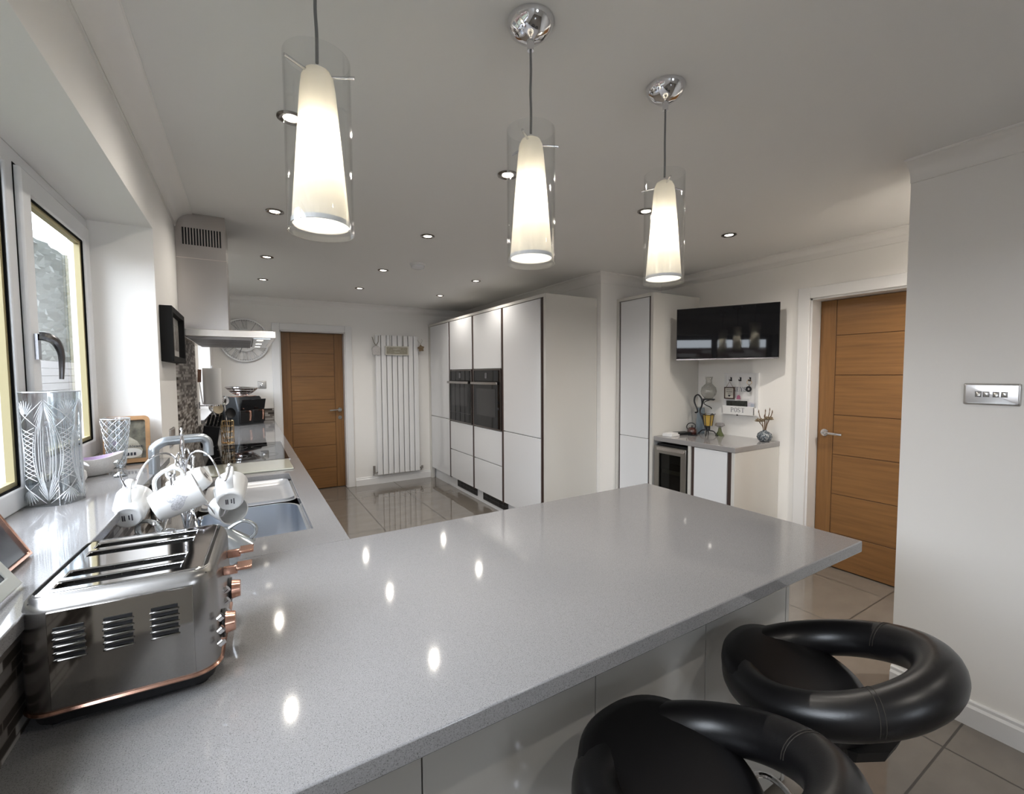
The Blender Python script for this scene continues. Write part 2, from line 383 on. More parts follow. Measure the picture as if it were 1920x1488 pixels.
# doors ------------------------------------------------------------
def door(name,idx,along,plane,a0,a1,h,inward,hinge_hi,depth,label):
    """along 'x' (wall at y=plane) or 'y' (wall at x=plane); inward=+1/-1 points into the kitchen along the wall normal"""
    def T(u,v,z): # u along wall, v into kitchen
        return (u,plane+inward*v,z) if along=='x' else (plane+inward*v,u,z)
    def bx(m,u0,u1,v0,v1,z0,z1):
        p=T(u0,v0,z0);q=T(u1,v1,z1); m.box(min(p[0],q[0]),max(p[0],q[0]),min(p[1],q[1]),max(p[1],q[1]),z0,z1); return m
    d=thing(name,label,'door',T((a0+a1)/2,-depth,0)); d['kind']='structure'
    for k in('category',): del d[k]
    jm=MB(); bx(jm,a0,a0+.018,-depth-.04,0.0,0,h); bx(jm,a1-.018,a1,-depth-.04,0,0,h); bx(jm,a0,a1,-depth-.04,0,h-.018,h)
    jm.build('door_frame',TRIM,d,smooth=False)
    ar=MB(); w=.075
    bx(ar,a0-w,a0+.006,0,.018,0,h+w); bx(ar,a1-.006,a1+w,0,.018,0,h+w); bx(ar,a0+.006,a1-.006,0,.018,h-.006,h+w)
    ar.build('architrave',TRIM,d,bevel=.004)
    u0=a0+.021;u1=a1-.021;st=.105;g=.005
    lf=MB(); bx(lf,u0,u1,-depth-.04,-depth-.004,.006,h-.02)
    leaf=lf.build('leaf',pbr('oak_groove',(.10,.045,.015),.6),d,smooth=False)
    for uu,vv in ((u0,u0+st-g),(u1-st+g,u1)):
        bx(MB(),uu,vv,-depth-.01,-depth,.006,h-.021).build('stile',OAKV,leaf,bevel=.0015)
    zs=[.006,.262,.553,.845,1.135,1.425,1.712,h-.021]
    for i in range(7):
        bx(MB(),u0+st,u1-st,-depth-.01,-depth,zs[i]+g/2,zs[i+1]-g/2).build('panel',OAKH,leaf,bevel=.0015)
    # handle
    hu=(u0+.05) if not hinge_hi else (u1-.05); s=1 if not hinge_hi else -1; hz=1.0
    H=MB(); H.cyl(T(hu,-depth,hz),T(hu,-depth+.009,hz),.026); H.cyl(T(hu,-depth,hz),T(hu,-depth+.045,hz),.010)
    H.tube([T(hu,-depth+.045,hz),T(hu+s*.03,-depth+.048,hz),T(hu+s*.08,-depth+.046,hz-.002),T(hu+s*.125,-depth+.042,hz-.004)],.0095,10,sub=4)
    H.build('handle',CHROME,leaf)
    K=MB(); K.cyl(T(hu,-depth,hz-.10),T(hu,-depth+.008,hz-.10),.024); K.box(*sorted((T(hu-.006,-depth,0)[0],T(hu+.006,-depth+.016,0)[0])),*sorted((T(hu-.006,-depth,0)[1],T(hu+.006,-depth+.016,0)[1])),hz-.112,hz-.098)
    if name=='door_1': K.build('thumbturn',CHROME,leaf)
    return d
door('door_1',1,'x',YF,D1[0],D1[1],D1[2],-1,True,.10,'oak door with six horizontal grooves at the far end of the kitchen, beside the white radiator')
door('door_2',2,'y',XTV,D2[0],D2[1],D2[2],-1,True,.12,'oak door to the right of the wall television, half hidden by the near wall')

# windows ------------------------------------------------------------
def window(name,y0,y1,z0,z1,mulls,cas,lab):
    w=thing(name,lab,'window',(-.19,(y0+y1)/2,z0)); w['kind']='structure'; del w['category']
    xf,xb=-.16,-.205; f=.055
    holes=[];ys=[y0,y1]
    cells=[];prev=y0+f
    for m in mulls: cells.append((prev,m-.03)); prev=m+.03
    cells.append((prev,y1-f))
    for a,b in cells: ys+= [a,b]; holes.append((-9,9,a,b,z0+f,z1-f))
    MB().grid3([xb,xf],sorted(set(ys)),[z0,z0+f,z1-f,z1],holes).build('window_frame',UPVC,w,bevel=.004)
    for i,(a,b) in enumerate(cells):
        if i in cas:
            s=MB(); t=.062; a2,b2,c2,d2=a-.012,b+.012,z0+f-.012,z1-f+.012
            s.grid3([-.186,-.145],[a2,a2+t,b2-t,b2],[c2,c2+t,d2-t,d2],[(-9,9,a2+t,b2-t,c2+t,d2-t)])
            so=s.build('casement',UPVC,w,bevel=.006)
            g=MB(); e=.004
            g.grid3([-.161,-.1585],[a2-e,a2,b2,b2+e],[c2-e,c2,d2,d2+e],[(-9,9,a2,b2,c2,d2)]).build('seal_shadow',GASKET_SHADOW,so,smooth=False)
            ga,gb,gc,gd=a2+t,b2-t,c2+t,d2-t
            par=so;xg=-.150
        else: ga,gb,gc,gd=a,b,z0+f,z1-f;par=w;xg=-.166
        q=MB();e=.005
        q.grid3([xg-.005,xg-.001],[ga,ga+e,gb-e,gb],[gc,gc+e,gd-e,gd],[(-9,9,ga+e,gb-e,gc+e,gd-e)]).build('glazing_gasket_shadow',GASKET_SHADOW,par,smooth=False)
        q=MB();e=.017
        q.grid3([xg-.022,xg-.006],[ga,ga+e,gb-e,gb],[gc,gc+e,gd-e,gd],[(-9,9,ga+e,gb-e,gc+e,gd-e)]).build('glazing_bead',CREAM,par,smooth=False)
        MB().box(xg-.030,xg-.026,ga,gb,gc,gd).build('pane',GLASSW,par,smooth=False)
        if i in cas:
            h=MB(); yy=a2+.028; zz=1.53
            h.box(-.145,-.137,yy-.011,yy+.011,zz-.035,zz+.035)
            h.tube([(-.137,yy,zz+.03),(-.124,yy+.005,zz+.028),(-.110,yy+.02,zz+.015),(-.103,yy+.03,zz-.015),(-.104,yy+.035,zz-.05),(-.106,yy+.035,zz-.09)],[.012,.013,.011,.008,.0065,.005],10,sub=5)
            h.build('window_handle',pbr('pewter_handle',(.18,.18,.19),.25,metal=1),so)
    return w
window('window_1',W1[0],W1[1],1.105,W1[3],[-.62,.205],[2],'white window over the toaster and crystal vase, casement handle on its right pane')
window('window_2',W2[0],W2[1],1.105,W2[3],[3.33],[1],'far white window in the left wall behind the paper towel roll')
SILL=MB().box(-.2085,XL+.022,W1[0],W1[1],1.081,1.105).build('window_sill',QUARTZ,bevel=.002)
tag(SILL,'grey quartz window sill under the near window, carrying the tall crystal vase','sill')
s2=MB().box(-.2085,XL+.022,W2[0],W2[1],1.081,1.105).build('window_sill',QUARTZ,bevel=.002)
tag(s2,'grey quartz window sill under the far window, carrying the paper towel roll','sill')

# splash tiles
t=MB().box(XL,XL+.008,1.375,2.33,.92,1.655).build('mosaic_splashback',MOS,smooth=False)
tag(t,'grey and brown linear mosaic splashback under the cooker hood','splashback')
t=MB().box(XL,XL+.007,-.87,W1[1],.92,1.08).build('mosaic_upstand',MOS,smooth=False); tag(t,'narrow linear mosaic upstand below the near window sill','upstand')
t=MB().box(XL,XL+.007,2.34,YF,.92,1.08).build('mosaic_upstand',MOS,smooth=False); tag(t,'narrow linear mosaic upstand below the far window sill','upstand')
t=MB().box(XL+.007,.63,YF-.007,YF,.92,1.06).build('mosaic_upstand',MOSX,smooth=False); tag(t,'striped mosaic upstand beside the air fryer, on the far wall','upstand')

# ------------------------------------------------------------------ worktops
SK=(.16,.53,.17,1.18)
wt=MB(); wt.grid3([XL+.002,SK[0],SK[1],.62],[0.0005,SK[2],SK[3],YF-.002],[.885,.92],[(SK[0],SK[1],SK[2],SK[3],0,9)])
tag(wt.build('worktop',QUARTZ,bevel=.002),'long grey quartz worktop with sink and hob along the left wall','worktop')
tag(MB().box(XL+.002,1.987,-.871,0,.885,.92).build('worktop',QUARTZ,bevel=.003),'grey quartz peninsula worktop carrying the toaster, nearest the camera','worktop')
tag(MB().box(3.325,XTV-.002,.395,1.13,.872,.91).build('worktop',quartz('grey_quartz_side',(.30,.29,.29),(.18,.18,.18),.12),bevel=.002),'small grey quartz worktop above the wine cooler, below the television','worktop')

# sink
sk=thing('sink','undermounted steel sink with two bowls let into the left worktop','sink',(.345,.67,.72))
def bowl(name,x0,x1,y0,y1,z0,z1,r,mat):
    m=MB()
    def ring(x0,x1,y0,y1,z,r,n=6):
        P=[]
        for cx,cy,a in((x1-r,y1-r,0),(x0+r,y1-r,90),(x0+r,y0+r,180),(x1-r,y0+r,270)):
            for i in range(n+1):
                t=R(a+90*i/n); P.append((cx+r*math.cos(t),cy+r*math.sin(t),z))
        return P
    rings=[ring(x0-.01,x1+.01,y0-.01,y1+.01,z1,r+.01),ring(x0,x1,y0,y1,z1,r),ring(x0,x1,y0,y1,z0+.03,r),ring(x0+.01,x1-.01,y0+.01,y1-.01,z0+.008,r),ring(x0+.03,x1-.03,y0+.03,y1-.03,z0,r)]
    k=len(rings[0]);vs=[p for q in rings for p in q];fs=[]
    for a in range(len(rings)-1):
        for i in range(k): fs.append((a*k+i,a*k+(i+1)%k,(a+1)*k+(i+1)%k,(a+1)*k+i))
    fs.append(tuple(range((len(rings)-1)*k,len(rings)*k)))
    m.add(vs,fs); return m.build(name,mat,sk,ang=50)
bowl('main_bowl',.170,.522,.18,.70,.72,.884,.085,SINKM)
bowl('half_bowl',.170,.522,.735,1.17,.865,.884,.04,pbr('satin_sink_steel',(.62,.62,.63),.35,metal=.6))
MB().cyl((.34,.42,.7205),(.34,.42,.724),.045).build('drain',CHROME,sk)
# tap
tp=thing('tap','grey square-arched kitchen tap standing behind the sink','tap',(.105,.58,.92))
m=MB(); m.cyl((.105,.58,.92),(.105,.58,.955),.026)
m.build('base',NICKEL,tp)
TAPM=pbr('matt_grey_metal',(.42,.45,.48),.3,metal=.8)
m=MB(); m.tube([(.062,.50,.94),(.062,.50,1.165),(.065,.502,1.195),(.09,.505,1.213),(.12,.51,1.216),(.19,.52,1.218),(.208,.523,1.212),(.218,.525,1.195),(.219,.525,1.150)],.016,16,sub=5)
for v in m.v: v.x+=.0; 
m.build('spout',TAPM,tp)
m=MB(); m.tube([(.09,.56,.96),(.105,.62,.985)],.007,10); m.build('lever',NICKEL,tp)
tp.children[0].data.transform(Matrix.Translation((-.028,-.08,0)))
# hob and glass board
hb=thing('induction_hob','black glass induction hob set in the left worktop under the hood','hob',(.35,2.02,.92))
MB().box(.13,.565,1.62,2.45,.92,.926).build('glass_top',BLACKG,hb,bevel=.001)
MB().box(.122,.573,1.612,1.62,.92,.925).build('trim_strip',NICKEL,hb,smooth=False)
MB().box(.122,.573,2.45,2.458,.92,.925).build('trim_strip',NICKEL,hb,smooth=False)
zm=pbr('hob_marking',(.25,.25,.25),.3)
for cx,cy,rr in((.25,1.83,.09),(.25,2.24,.09),(.44,1.83,.075),(.44,2.24,.075)):
    q=MB(); q.tube([(cx+rr*math.cos(2*PI*i/48),cy+rr*math.sin(2*PI*i/48),.9262) for i in range(48)],.0007,4,closed=True); q.build('cooking_zone',zm,hb)
gb=MB().box(.10,.562,1.27,1.585,.9205,.929).build('glass_chopping_board',pbr('frosted_glass',(.55,.56,.48),.08,coat=.6),bevel=.003)
tag(gb,'pale frosted glass chopping board lying flat between sink and hob','chopping board')

# ------------------------------------------------------------------ base cabinets
def base_cab(y0,y1,lab,doors=1,grp='base cabinets under the left worktop'):
    c=thing('base_cabinet',lab,'cabinet',(.31,(y0+y1)/2,0),group=grp)
    MB().box(XL+.002,.575,y0+.001,y1-.001,.10 if not(y0<1.2) else .10,.69 if y0<1.2 else .884).build('carcass',CARC,c,smooth=False)
    MB().box(.53,.545,y0+.001,y1-.001,0,.10).build('plinth',CARC,c,smooth=False)
    if y0<1.2: MB().box(.555,.575,y0+.001,y1-.001,.69,.884).build('front_rail',RAIL,c,smooth=False)
    MB().box(.577,.597,y0+.003,y1-.003,.15,.85).build('door',GLOSS,c,bevel=.001)
    MB().box(.577,.585,y0+.003,y1-.003,.853,.884).build('finger_rail',RAIL,c,smooth=False)
    return c
names=['beside the peninsula','under the sink','below the chopping board','under the hob','beyond the hob','by the oak door at the far end']
ys=[.02,.6,1.2,1.8,2.6,3.5,4.42]
for i in range(6): base_cab(ys[i],ys[i+1],'gloss white handleless base cabinet '+names[i])
# peninsula cabinets
pj=[.05,.617,1.059,1.487,1.925]
pl=['nearest the toaster, mostly outside the frame','left of the seam behind the near bar stool','between the two long seams, above the near bar stool','at the open end, behind the far bar stool']
for i in range(4):
    c=thing('peninsula_cabinet','gloss white, shade-darkened peninsula panel unit '+pl[i],'cabinet',((pj[i]+pj[i+1])/2,-.35,0),group='panel units under the peninsula worktop')
    MB().box(pj[i]+.001,pj[i+1]-.001,-.655,-.03,.10,.884).build('carcass',CARC,c,smooth=False)
    MB().box(pj[i]+.001,pj[i+1]-.001,-.62,-.60,0,.10).build('plinth',CARC,c,smooth=False)
    MB().box(pj[i]+.0015,pj[i+1]-.0015,-.68,-.66,.02,.882).build('back_panel',PANEL_SHADE,c,bevel=.0008)
    MB().box(pj[i]+.003,pj[i+1]-.003,-.028,-.008,.15,.85).build('door',GLOSS,c,bevel=.001)
ep=MB().box(1.927,1.947,-.68,-.008,0,.884).build('end_panel',PANEL_SHADE,bevel=.001)
tag(ep,'gloss end panel closing the open end of the peninsula','panel')

# ------------------------------------------------------------------ tall units
XT=2.544; us=.6715; J=[4.3686-us*k for k in range(5)]   # 4.369,3.697,3.026,2.354,1.683
ZT=2.128
def tall(name,i,label,spec,cat='cabinet'):
    y1,y0=J[i],J[i+1]
    c=thing(name,label,cat,((XT+XO)/2,(y0+y1)/2,0),group='run of tall gloss cabinets along the far right wall')
    hz=[s for s in spec if s[0]=='oven']
    zs=[.14,2.10]; holes=[]
    if hz: o0,o1=hz[0][1],hz[0][2]; zs=[.14,o0,o1,2.10]; holes=[(XT+.0,XT+.50,y0+.02,y1-.02,o0,o1)]
    MB().grid3([XT+.022,XT+.50,XO-.002],[y0+.001,y0+.02,y1-.02,y1-.001],zs,holes).build('carcass',CARC,c,smooth=False)
    for s in spec:
        if s[0] in('door','drawer'):
            MB().box(XT,XT+.020,y0+(.042 if i<3 else .020),y1-.003,s[1]+.002,s[2]-.002).build(s[0],GLOSS,c,bevel=.0015)
    MB().box(XT+.004,XT+.022,y0+.001,y0+(.040 if i<3 else .018),.14,2.10).build('handle_profile',RAIL,c,smooth=False)
    return c
tall('larder_cabinet',0,'tall gloss white cabinet nearest the radiator, with one upper and one lower door',[('door',.15,.876),('door',.88,2.098)])
tall('oven_housing',1,'tall gloss housing of the left, more distant oven',[('drawer',.15,.505),('drawer',.51,.862),('oven',.868,1.50),('door',1.502,2.098)])
tall('oven_housing',2,'tall gloss housing of the right, nearer oven',[('drawer',.15,.505),('drawer',.51,.862),('oven',.868,1.50),('door',1.502,2.098)])
tall('larder_cabinet',3,'tall gloss white cabinet right of the ovens, next to the deep end panel',[('door',.15,.876),('door',.88,2.098)])
t=MB().box(XT-.002,XT+.04,4.372,YF-.001,.0,2.10).build('filler_panel',CARC,smooth=False); tag(t,'slim white filler strip between the tall cabinets and the far wall','panel')
t=MB().box(XT-.004,XO-.002,1.616,1.650,0,ZT).build('end_panel',CARC,bevel=.001); tag(t,'deep off-white end panel on the right of the tall cabinet run','panel')
t=MB().box(XT+.006,XT+.024,1.651,1.681,.14,2.098).build('handle_profile',RAIL,smooth=False); tag(t,'dark brown vertical handle rail between the last tall door and the end panel','handle rail')
t=MB().box(XT-.004,XO-.002,1.651,YF-.001,2.101,ZT).build('top_panel',CARC,bevel=.001); tag(t,'flat white top panel along the tall cabinet run','panel')
pg=thing('plinth','white plinth with two dark vent grilles under the tall cabinets','plinth',(2.61,3.0,0))
MB().box(XT+.055,XT+.07,1.651,YF-.001,0,.139).build('board',GLOSS,pg,smooth=False)
VENT=pbr('vent_grey',(.06,.06,.06),.4)
for a,b in((3.06,3.60),(2.36,2.90)):
    v=MB(); v.box(XT+.050,XT+.0545,a,b,.045,.125); v.build('vent',pbr('vent_back',(.015,.015,.015),.5),pg,smooth=False)
    v2=MB()
    v2.box(XT+.046,XT+.0505,a,b,.122,.127).box(XT+.046,XT+.0505,a,b,.043,.048).box(XT+.046,XT+.0505,a,b,.083,.087)
    for k in range(7):
        y=a+(b-a)*k/6; v2.box(XT+.046,XT+.0505,y-.003,y+.003,.045,.125)
    v2.build('grille',VENT,pg,smooth=False)
def oven(i,label,combi):
    y1,y0=J[i]-.006,J[i+1]+.044
    o=thing('oven',label,'oven',(XT,(y0+y1)/2,.87),group='pair of built-in black ovens')
    z0,z1=.870,1.498
    MB().box(XT+.001,XT+.48,y0+.001,y1-.018,z0+.001,z1-.001).build('body',BLACK,o,smooth=False)
    f=MB(); f.grid3([XT-.008,XT+.001],[y0,y0+.014,y1-.014,y1],[z0,z0+.012,z1-.012,z1],[(-9,9,y0+.014,y1-.014,z0+.012,z1-.012)]); f.build('trim_frame',pbr('oven_frame_metal',(.22,.2,.19),.35,metal=1),o,smooth=False)
    cp=MB().box(XT-.007,XT+.001,y0+.015,y1-.015,1.372,z1-.013).build('control_panel',BLACKG,o,bevel=.001)
    yc=(y0+y1)/2
    MB().box(XT-.011,XT-.007,yc-.022,yc+.022,1.40,1.46).build('display',pbr('oven_display',(.10,.10,.11),.2),cp,smooth=False)
    dr=MB().box(XT-.012,XT+.001,y0+.015,y1-.015,z0+.013,1.366).build('oven_door',BLACKG,o,bevel=.001)
    wz=1.07 if combi else 1.0
    MB().box(XT-.0135,XT-.012,y0+.10,y1-.09,wz,1.29).build('window',pbr('oven_window_glass',(.03,.03,.032),.06,spec=.3),dr,smooth=False)
    if combi: MB().box(XT-.0135,XT-.012,y0+.015,y1-.015,.985,.989).build('lower_seam',VENT,dr,smooth=False)
    h=MB(); h.box(XT-.050,XT-.036,y0+.01,y1-.01,1.335,1.362)
    h.cyl((XT-.04,y0+.05,1.348),(XT-.012,y0+.05,1.348),.006).cyl((XT-.04,y1-.05,1.348),(XT-.012,y1-.05,1.348),.006)
    h.build('handle',pbr('oven_handle_metal',(.40,.38,.36),.25,metal=1),dr,bevel=.003)
oven(1,'black built-in combination oven on the left, with a smaller window','x')
oven(2,'black built-in oven on the right, with a tall dark window',None)

# right tall unit, wine cooler, small cabinet
rt=thing('larder_cabinet','narrow tall gloss cabinet left of the television','cabinet',(3.6,1.35,0))
X2=3.31
MB().box(X2+.022,XTV-.002,1.165,1.535,.14,2.098).build('carcass',CARC,rt,smooth=False)
MB().box(X2-.003,XTV-.002,1.133,1.163,0,ZT).build('side_panel',CARC,rt,bevel=.001)
MB().box(X2-.003,X2+.04,1.537,1.566,0,ZT).build('filler',CARC,rt,bevel=.001)
MB().box(X2-.003,XTV-.002,1.164,1.536,2.10,ZT).build('top_panel',CARC,rt,smooth=False)
MB().box(X2+.004,X2+.02,1.185,1.52,.882,2.096).build('upper_door',GLOSS,rt,bevel=.0015)
MB().box(X2+.004,X2+.02,1.185,1.52,.15,.878).build('lower_door',GLOSS,rt,bevel=.0015)
MB().box(X2+.012,X2+.021,1.165,1.184,.14,2.098).box(X2+.012,X2+.021,1.521,1.536,.14,2.098).build('handle_profile',RAIL,rt,smooth=False)
MB().box(X2+.05,X2+.07,1.165,1.535,0,.139).build('plinth',GLOSS,rt,smooth=False)
wc=thing('wine_cooler','steel framed glass door wine cooler under the small worktop','wine cooler',(3.6,.95,0))
wy0,wy1=.80,1.115
q=MB(); q.grid3([X2+.045,XTV-.03],[wy0,wy0+.02,wy1-.02,wy1],[.02,.06,.82,.85],[(X2+.04,XTV-.06,wy0+.02,wy1-.02,.06,.82)]); 
q=MB(); q.grid3([X2+.045,XTV-.06,XTV-.03],[wy0,wy0+.02,wy1-.02,wy1],[.02,.06,.82,.85],[(0,XTV-.06,wy0+.02,wy1-.02,.06,.82)]); q.build('body',BLACK,wc,smooth=False)
dr=MB().grid3([X2+.005,X2+.043],[wy0,wy0+.05,wy1-.05,wy1],[.04,.09,.775,.835],[(-9,9,wy0+.05,wy1-.05,.09,.775)]).build('glass_door',pbr('cooler_steel',(.33,.32,.30),.3,metal=1),wc,bevel=.002)
MB().box(X2+.02,X2+.024,wy0+.05,wy1-.05,.09,.775).build('pane',thin_glass('smoked_glass',(.35,.36,.33),refl=.8,base=.03),dr,smooth=False)
MB().box(X2-.004,X2+.005,wy0+.01,wy1-.03,.80,.826).build('handle',pbr('cooler_handle',(.55,.52,.50),.25,metal=1),dr,bevel=.003)
for z in(.24,.42,.60): MB().box(X2+.06,X2+.075,wy0+.03,wy1-.03,z,z+.03).build('shelf',pbr('shelf_front',(.30,.29,.26),.4),wc,smooth=False)
sc_=thing('base_cabinet','small gloss white cabinet right of the wine cooler','cabinet',(3.6,.58,0))
MB().box(X2+.04,XTV-.002,.43,.755,.10,.871).build('carcass',CARC,sc_,smooth=False)
MB().box(X2+.02,XTV-.002,.765,.792,0,.871).build('side_panel',CARC,sc_,smooth=False)
MB().box(X2+.02,XTV-.002,.400,.425,0,.871).build('end_panel',CARC,sc_,bevel=.001)
MB().box(X2+.02,X2+.038,.46,.735,.12,.868).build('door',GLOSS,sc_,bevel=.001)
MB().box(X2+.030,X2+.040,.736,.764,.10,.871).box(X2+.030,X2+.040,.426,.459,.10,.871).build('handle_profile',RAIL,sc_,smooth=False)
MB().box(X2+.06,X2+.075,.426,.764,0,.10).build('plinth',GLOSS,sc_,smooth=False)

# ------------------------------------------------------------------ cooker hood
hd=thing('cooker_hood','brushed steel chimney cooker hood above the hob','cooker hood',(.27,1.85,1.64))
HY0,HY1=1.37,2.30
m=MB(); m.grid3([XL+.001,.08,.385,.478,.500],[HY0,HY0+.02,HY1-.02,HY1],[1.655,1.662,1.692],[(.08,.478,HY0+.02,HY1-.02,0,1.662)]); m.build('canopy',pbr('hood_steel_lip',(.66,.61,.56),.25,metal=1),hd,bevel=.002)
FM=pbr('filter_metal',(.22,.20,.19),.35,metal=1)
for k in range(3):
    y=HY0+.03+k*.29; f=MB(); f.box(.09,.385,y,y+.28,1.650,1.656)
    for j in range(9): f.box(.095,.38,y+.02+j*.03,y+.032+j*.03,1.644,1.650)
    f.build('grease_filter',FM,hd,smooth=False)
pn=MB().box(.390,.475,HY0+.025,HY1-.025,1.650,1.656).build('light_panel',pbr('hood_panel',(.62,.63,.64),.25,metal=1),hd,smooth=False)
for y in(1.50,1.84,2.18): MB().cyl((.425,y,1.648),(.425,y,1.650),.016,n=24).build('hood_lamp',pbr('hood_lamp_glass',(.8,.8,.75),.2,emis=(1,.93,.8),es=2.5),pn)
CY0,CY1=1.57,2.03
ch=MB(); ch.box(XL+.001,.272,CY0,CY1,1.692,2.342).build('chimney',STEEL,hd,smooth=False)
chim=hd.children[-1]
sl=MB()
for k in range(14):
    x=.072+k*.0132; sl.box(x,x+.0075,CY0-.0012,CY0+.001,2.17,2.262)
sl.build('vent_slots',BLACK,[c for c in hd.children if c.name.startswith('chimney')][0],smooth=False)
MB().box(XL,.2730,CY0-.001,CY1,2.096,2.099).build('seam',pbr('seam_bright',(.8,.74,.68),.2,metal=1),[c for c in hd.children if c.name.startswith('chimney')][0],smooth=False)

# ------------------------------------------------------------------ ceiling fittings
DLX=[.512,1.388,2.275]; DLY=[.285,1.312,2.40,3.32]
LEM=pbr('lamp_lens',(1,.96,.88),.2,emis=(1,.93,.82),es=7)
RING=pbr('dark_chrome_ring',(.25,.23,.21),.2,metal=1)
def downlight(x,y,label,first=None,e=1.0):
    if first is None:
        d=thing('downlight',label,'ceiling light',(x,y,ZC),group='recessed ceiling downlights')
        MB().lathe([(.046,0),(.046,-.004),(.038,-.007),(.026,-.003),(.026,0)],(0,0,0),32).build('bezel',RING,d,local=True)
        MB().lathe([(0,-.0025),(.020,-.0025),(.026,-.0015),(.026,0)],(0,0,0),32).build('lens',LEM,d,local=True)
    else:
        d=copy_tree(first); d.location=(x,y,ZC); d['label']=label
    light('downlight_lamp','SPOT',(x,y,ZC-.012),DLE*e,(1,.93,.84),spot_size=R(158),spot_blend=.8,shadow_soft_size=.012)
    return d
DLE=10.0
cols=['window-side row','middle row','cabinet-side row']; rows=['nearest the pendants','second from the pendants','third from the pendants','farthest, by the far wall']
first=None
for i,x in enumerate(DLX):
    for j,y in enumerate(DLY):
        if (i,j)==(2,1): continue
        d=downlight(x,y,'round ceiling downlight, %s, %s'%(cols[i],rows[j]),first); first=first or d
downlight(3.073,.31,'round ceiling downlight by itself in front of the television',first,1.6)
downlight(3.40,-.95,'added fill downlight, unseen in the hall recess behind the near right wall',first,5.0)  # lamp added out of sight to brighten the television wall
downlight(1.388,-1.9,'added unseen fill downlight behind the camera, middle of the dining end',first,1.0)  # unseen fill lamp, added to lift the room light
downlight(2.275,-1.9,'added unseen fill downlight behind the camera, beside the near right wall',first,.6)  # another added fill lamp, out of view
sd=thing('smoke_alarm','round white smoke alarm on the ceiling among the downlights','smoke alarm',(1.575,2.051,ZC))
MB().lathe([(.062,0),(.062,-.012),(.056,-.016)],(0,0,0),40).build('mounting_plate',TRIM,sd,local=True)
MB().lathe([(.055,-.012),(.052,-.032),(.035,-.040),(0,-.042)],(0,0,0),40).build('cover',UPVC,sd,local=True)
# pendants
def shade_mat():
    m=bpy.data.materials.new('opal_glass_shade'); m.use_nodes=True; nt=m.node_tree; nt.nodes.clear()
    o=N(nt,'ShaderNodeOutputMaterial'); mx=N(nt,'ShaderNodeMixShader'); mx.inputs[0].default_value=.55
    d=N(nt,'ShaderNodeBsdfDiffuse'); d.inputs[0].default_value=(.85,.84,.80,1); t=N(nt,'ShaderNodeBsdfTranslucent'); t.inputs[0].default_value=(.93,.90,.84,1)
    mx3=N(nt,'ShaderNodeMixShader'); mx3.inputs[0].default_value=.05; g=N(nt,'ShaderNodeBsdfGlossy',i_Roughness=.1)
    nt.links.new(d.outputs[0],mx.inputs[1]); nt.links.new(t.outputs[0],mx.inputs[2]); nt.links.new(mx.outputs[0],mx3.inputs[1]); nt.links.new(g.outputs[0],mx3.inputs[2]); nt.links.new(mx3.outputs[0],o.inputs[0])
    return m
SHADE=shade_mat()
def bulb_mat():
    m=bpy.data.materials.new('frosted_bulb'); m.use_nodes=True; nt=m.node_tree; nt.nodes.clear()
    o=N(nt,'ShaderNodeOutputMaterial'); ad=N(nt,'ShaderNodeAddShader'); t=N(nt,'ShaderNodeBsdfTransparent'); e=N(nt,'ShaderNodeEmission'); e.inputs[0].default_value=(1,.93,.80,1); e.inputs[1].default_value=6
    nt.links.new(t.outputs[0],ad.inputs[0]); nt.links.new(e.outputs[0],ad.inputs[1]); nt.links.new(ad.outputs[0],o.inputs[0]); return m
BULB=bulb_mat()
PE=4.8
def make_pendant(label):
    p=thing('pendant_light',label,'pendant light',(0,0,0),group='row of three pendant lights over the peninsula')
    MB().lathe([(.060,0),(.060,-.006),(.052,-.022),(.030,-.040),(.010,-.046),(.008,-.070),(0,-.070)],(0,0,0),48).build('canopy',CHROME,p,local=True)
    random.seed(3)
    pts=[(0,0,-.068),(.001,.0005,-.12),(-.0008,0,-.17),(.0008,0,-.22),(0,0,-.275)]
    MB().tube(pts,.0032,8,sub=6).build('cord',CORD,p,local=True)
    zt=-.268; zb=-.608
    MB().lathe([(.0605,zt),(.0625,zt),(.0625,zb),(.0605,zb),(.0605,zt)],(0,0,0),64).build('glass_cylinder',GLASST,p,local=True)
    sh=MB().lathe([(0,-.285),(.012,-.286),(.024,-.293),(.0300,-.305),(.0335,-.33),(.055,-.592),(.0535,-.592),(.0320,-.33),(.0285,-.307),(.022,-.296),(0,-.289)],(0,0,0),64).build('shade',SHADE,p,local=True,ang=60)
    MB().lathe([(.0552,-.585),(.0562,-.585),(.0562,-.594),(.0535,-.594)],(0,0,0),64).build('rim',pbr('white_rim',(.9,.9,.9),.2),sh,local=True)
    for k in range(3):
        a=R(100+120*k); MB().cyl((.028*math.cos(a),.028*math.sin(a),-.302),(.073*math.cos(a),.073*math.sin(a),-.302),.0032,n=12).build('support_pin',CHROME,p,local=True)
    MB().lathe([(0,-.29),(.014,-.29),(.014,-.40),(0,-.40)],(0,0,0),20).build('lamp_holder',TRIM,p,local=True)
    MB().lathe([(0,-.40),(.010,-.40),(.019,-.43),(.021,-.455),(.016,-.478),(0,-.488)],(0,0,0),24).build('bulb',BULB,p,local=True)
    return p
pp=None
for x,l in((.49,'left pendant light with clear cylinder, hanging nearest the camera'),(1.0,'middle pendant light with clear cylinder and opal cone shade'),(1.508,'right pendant light with clear cylinder, farthest from the window')):
    if pp is None: pp=make_pendant(l); q=pp
    else: q=copy_tree(pp); q['label']=l
    q.location=(x,-.49,ZC); q.rotation_euler=(0,0,R({.49:-8,1.0:0,1.508:14}[x]))
    light('pendant_lamp','POINT',(x,-.49,ZC-.455),PE,(1,.95,.88),shadow_soft_size=.022)

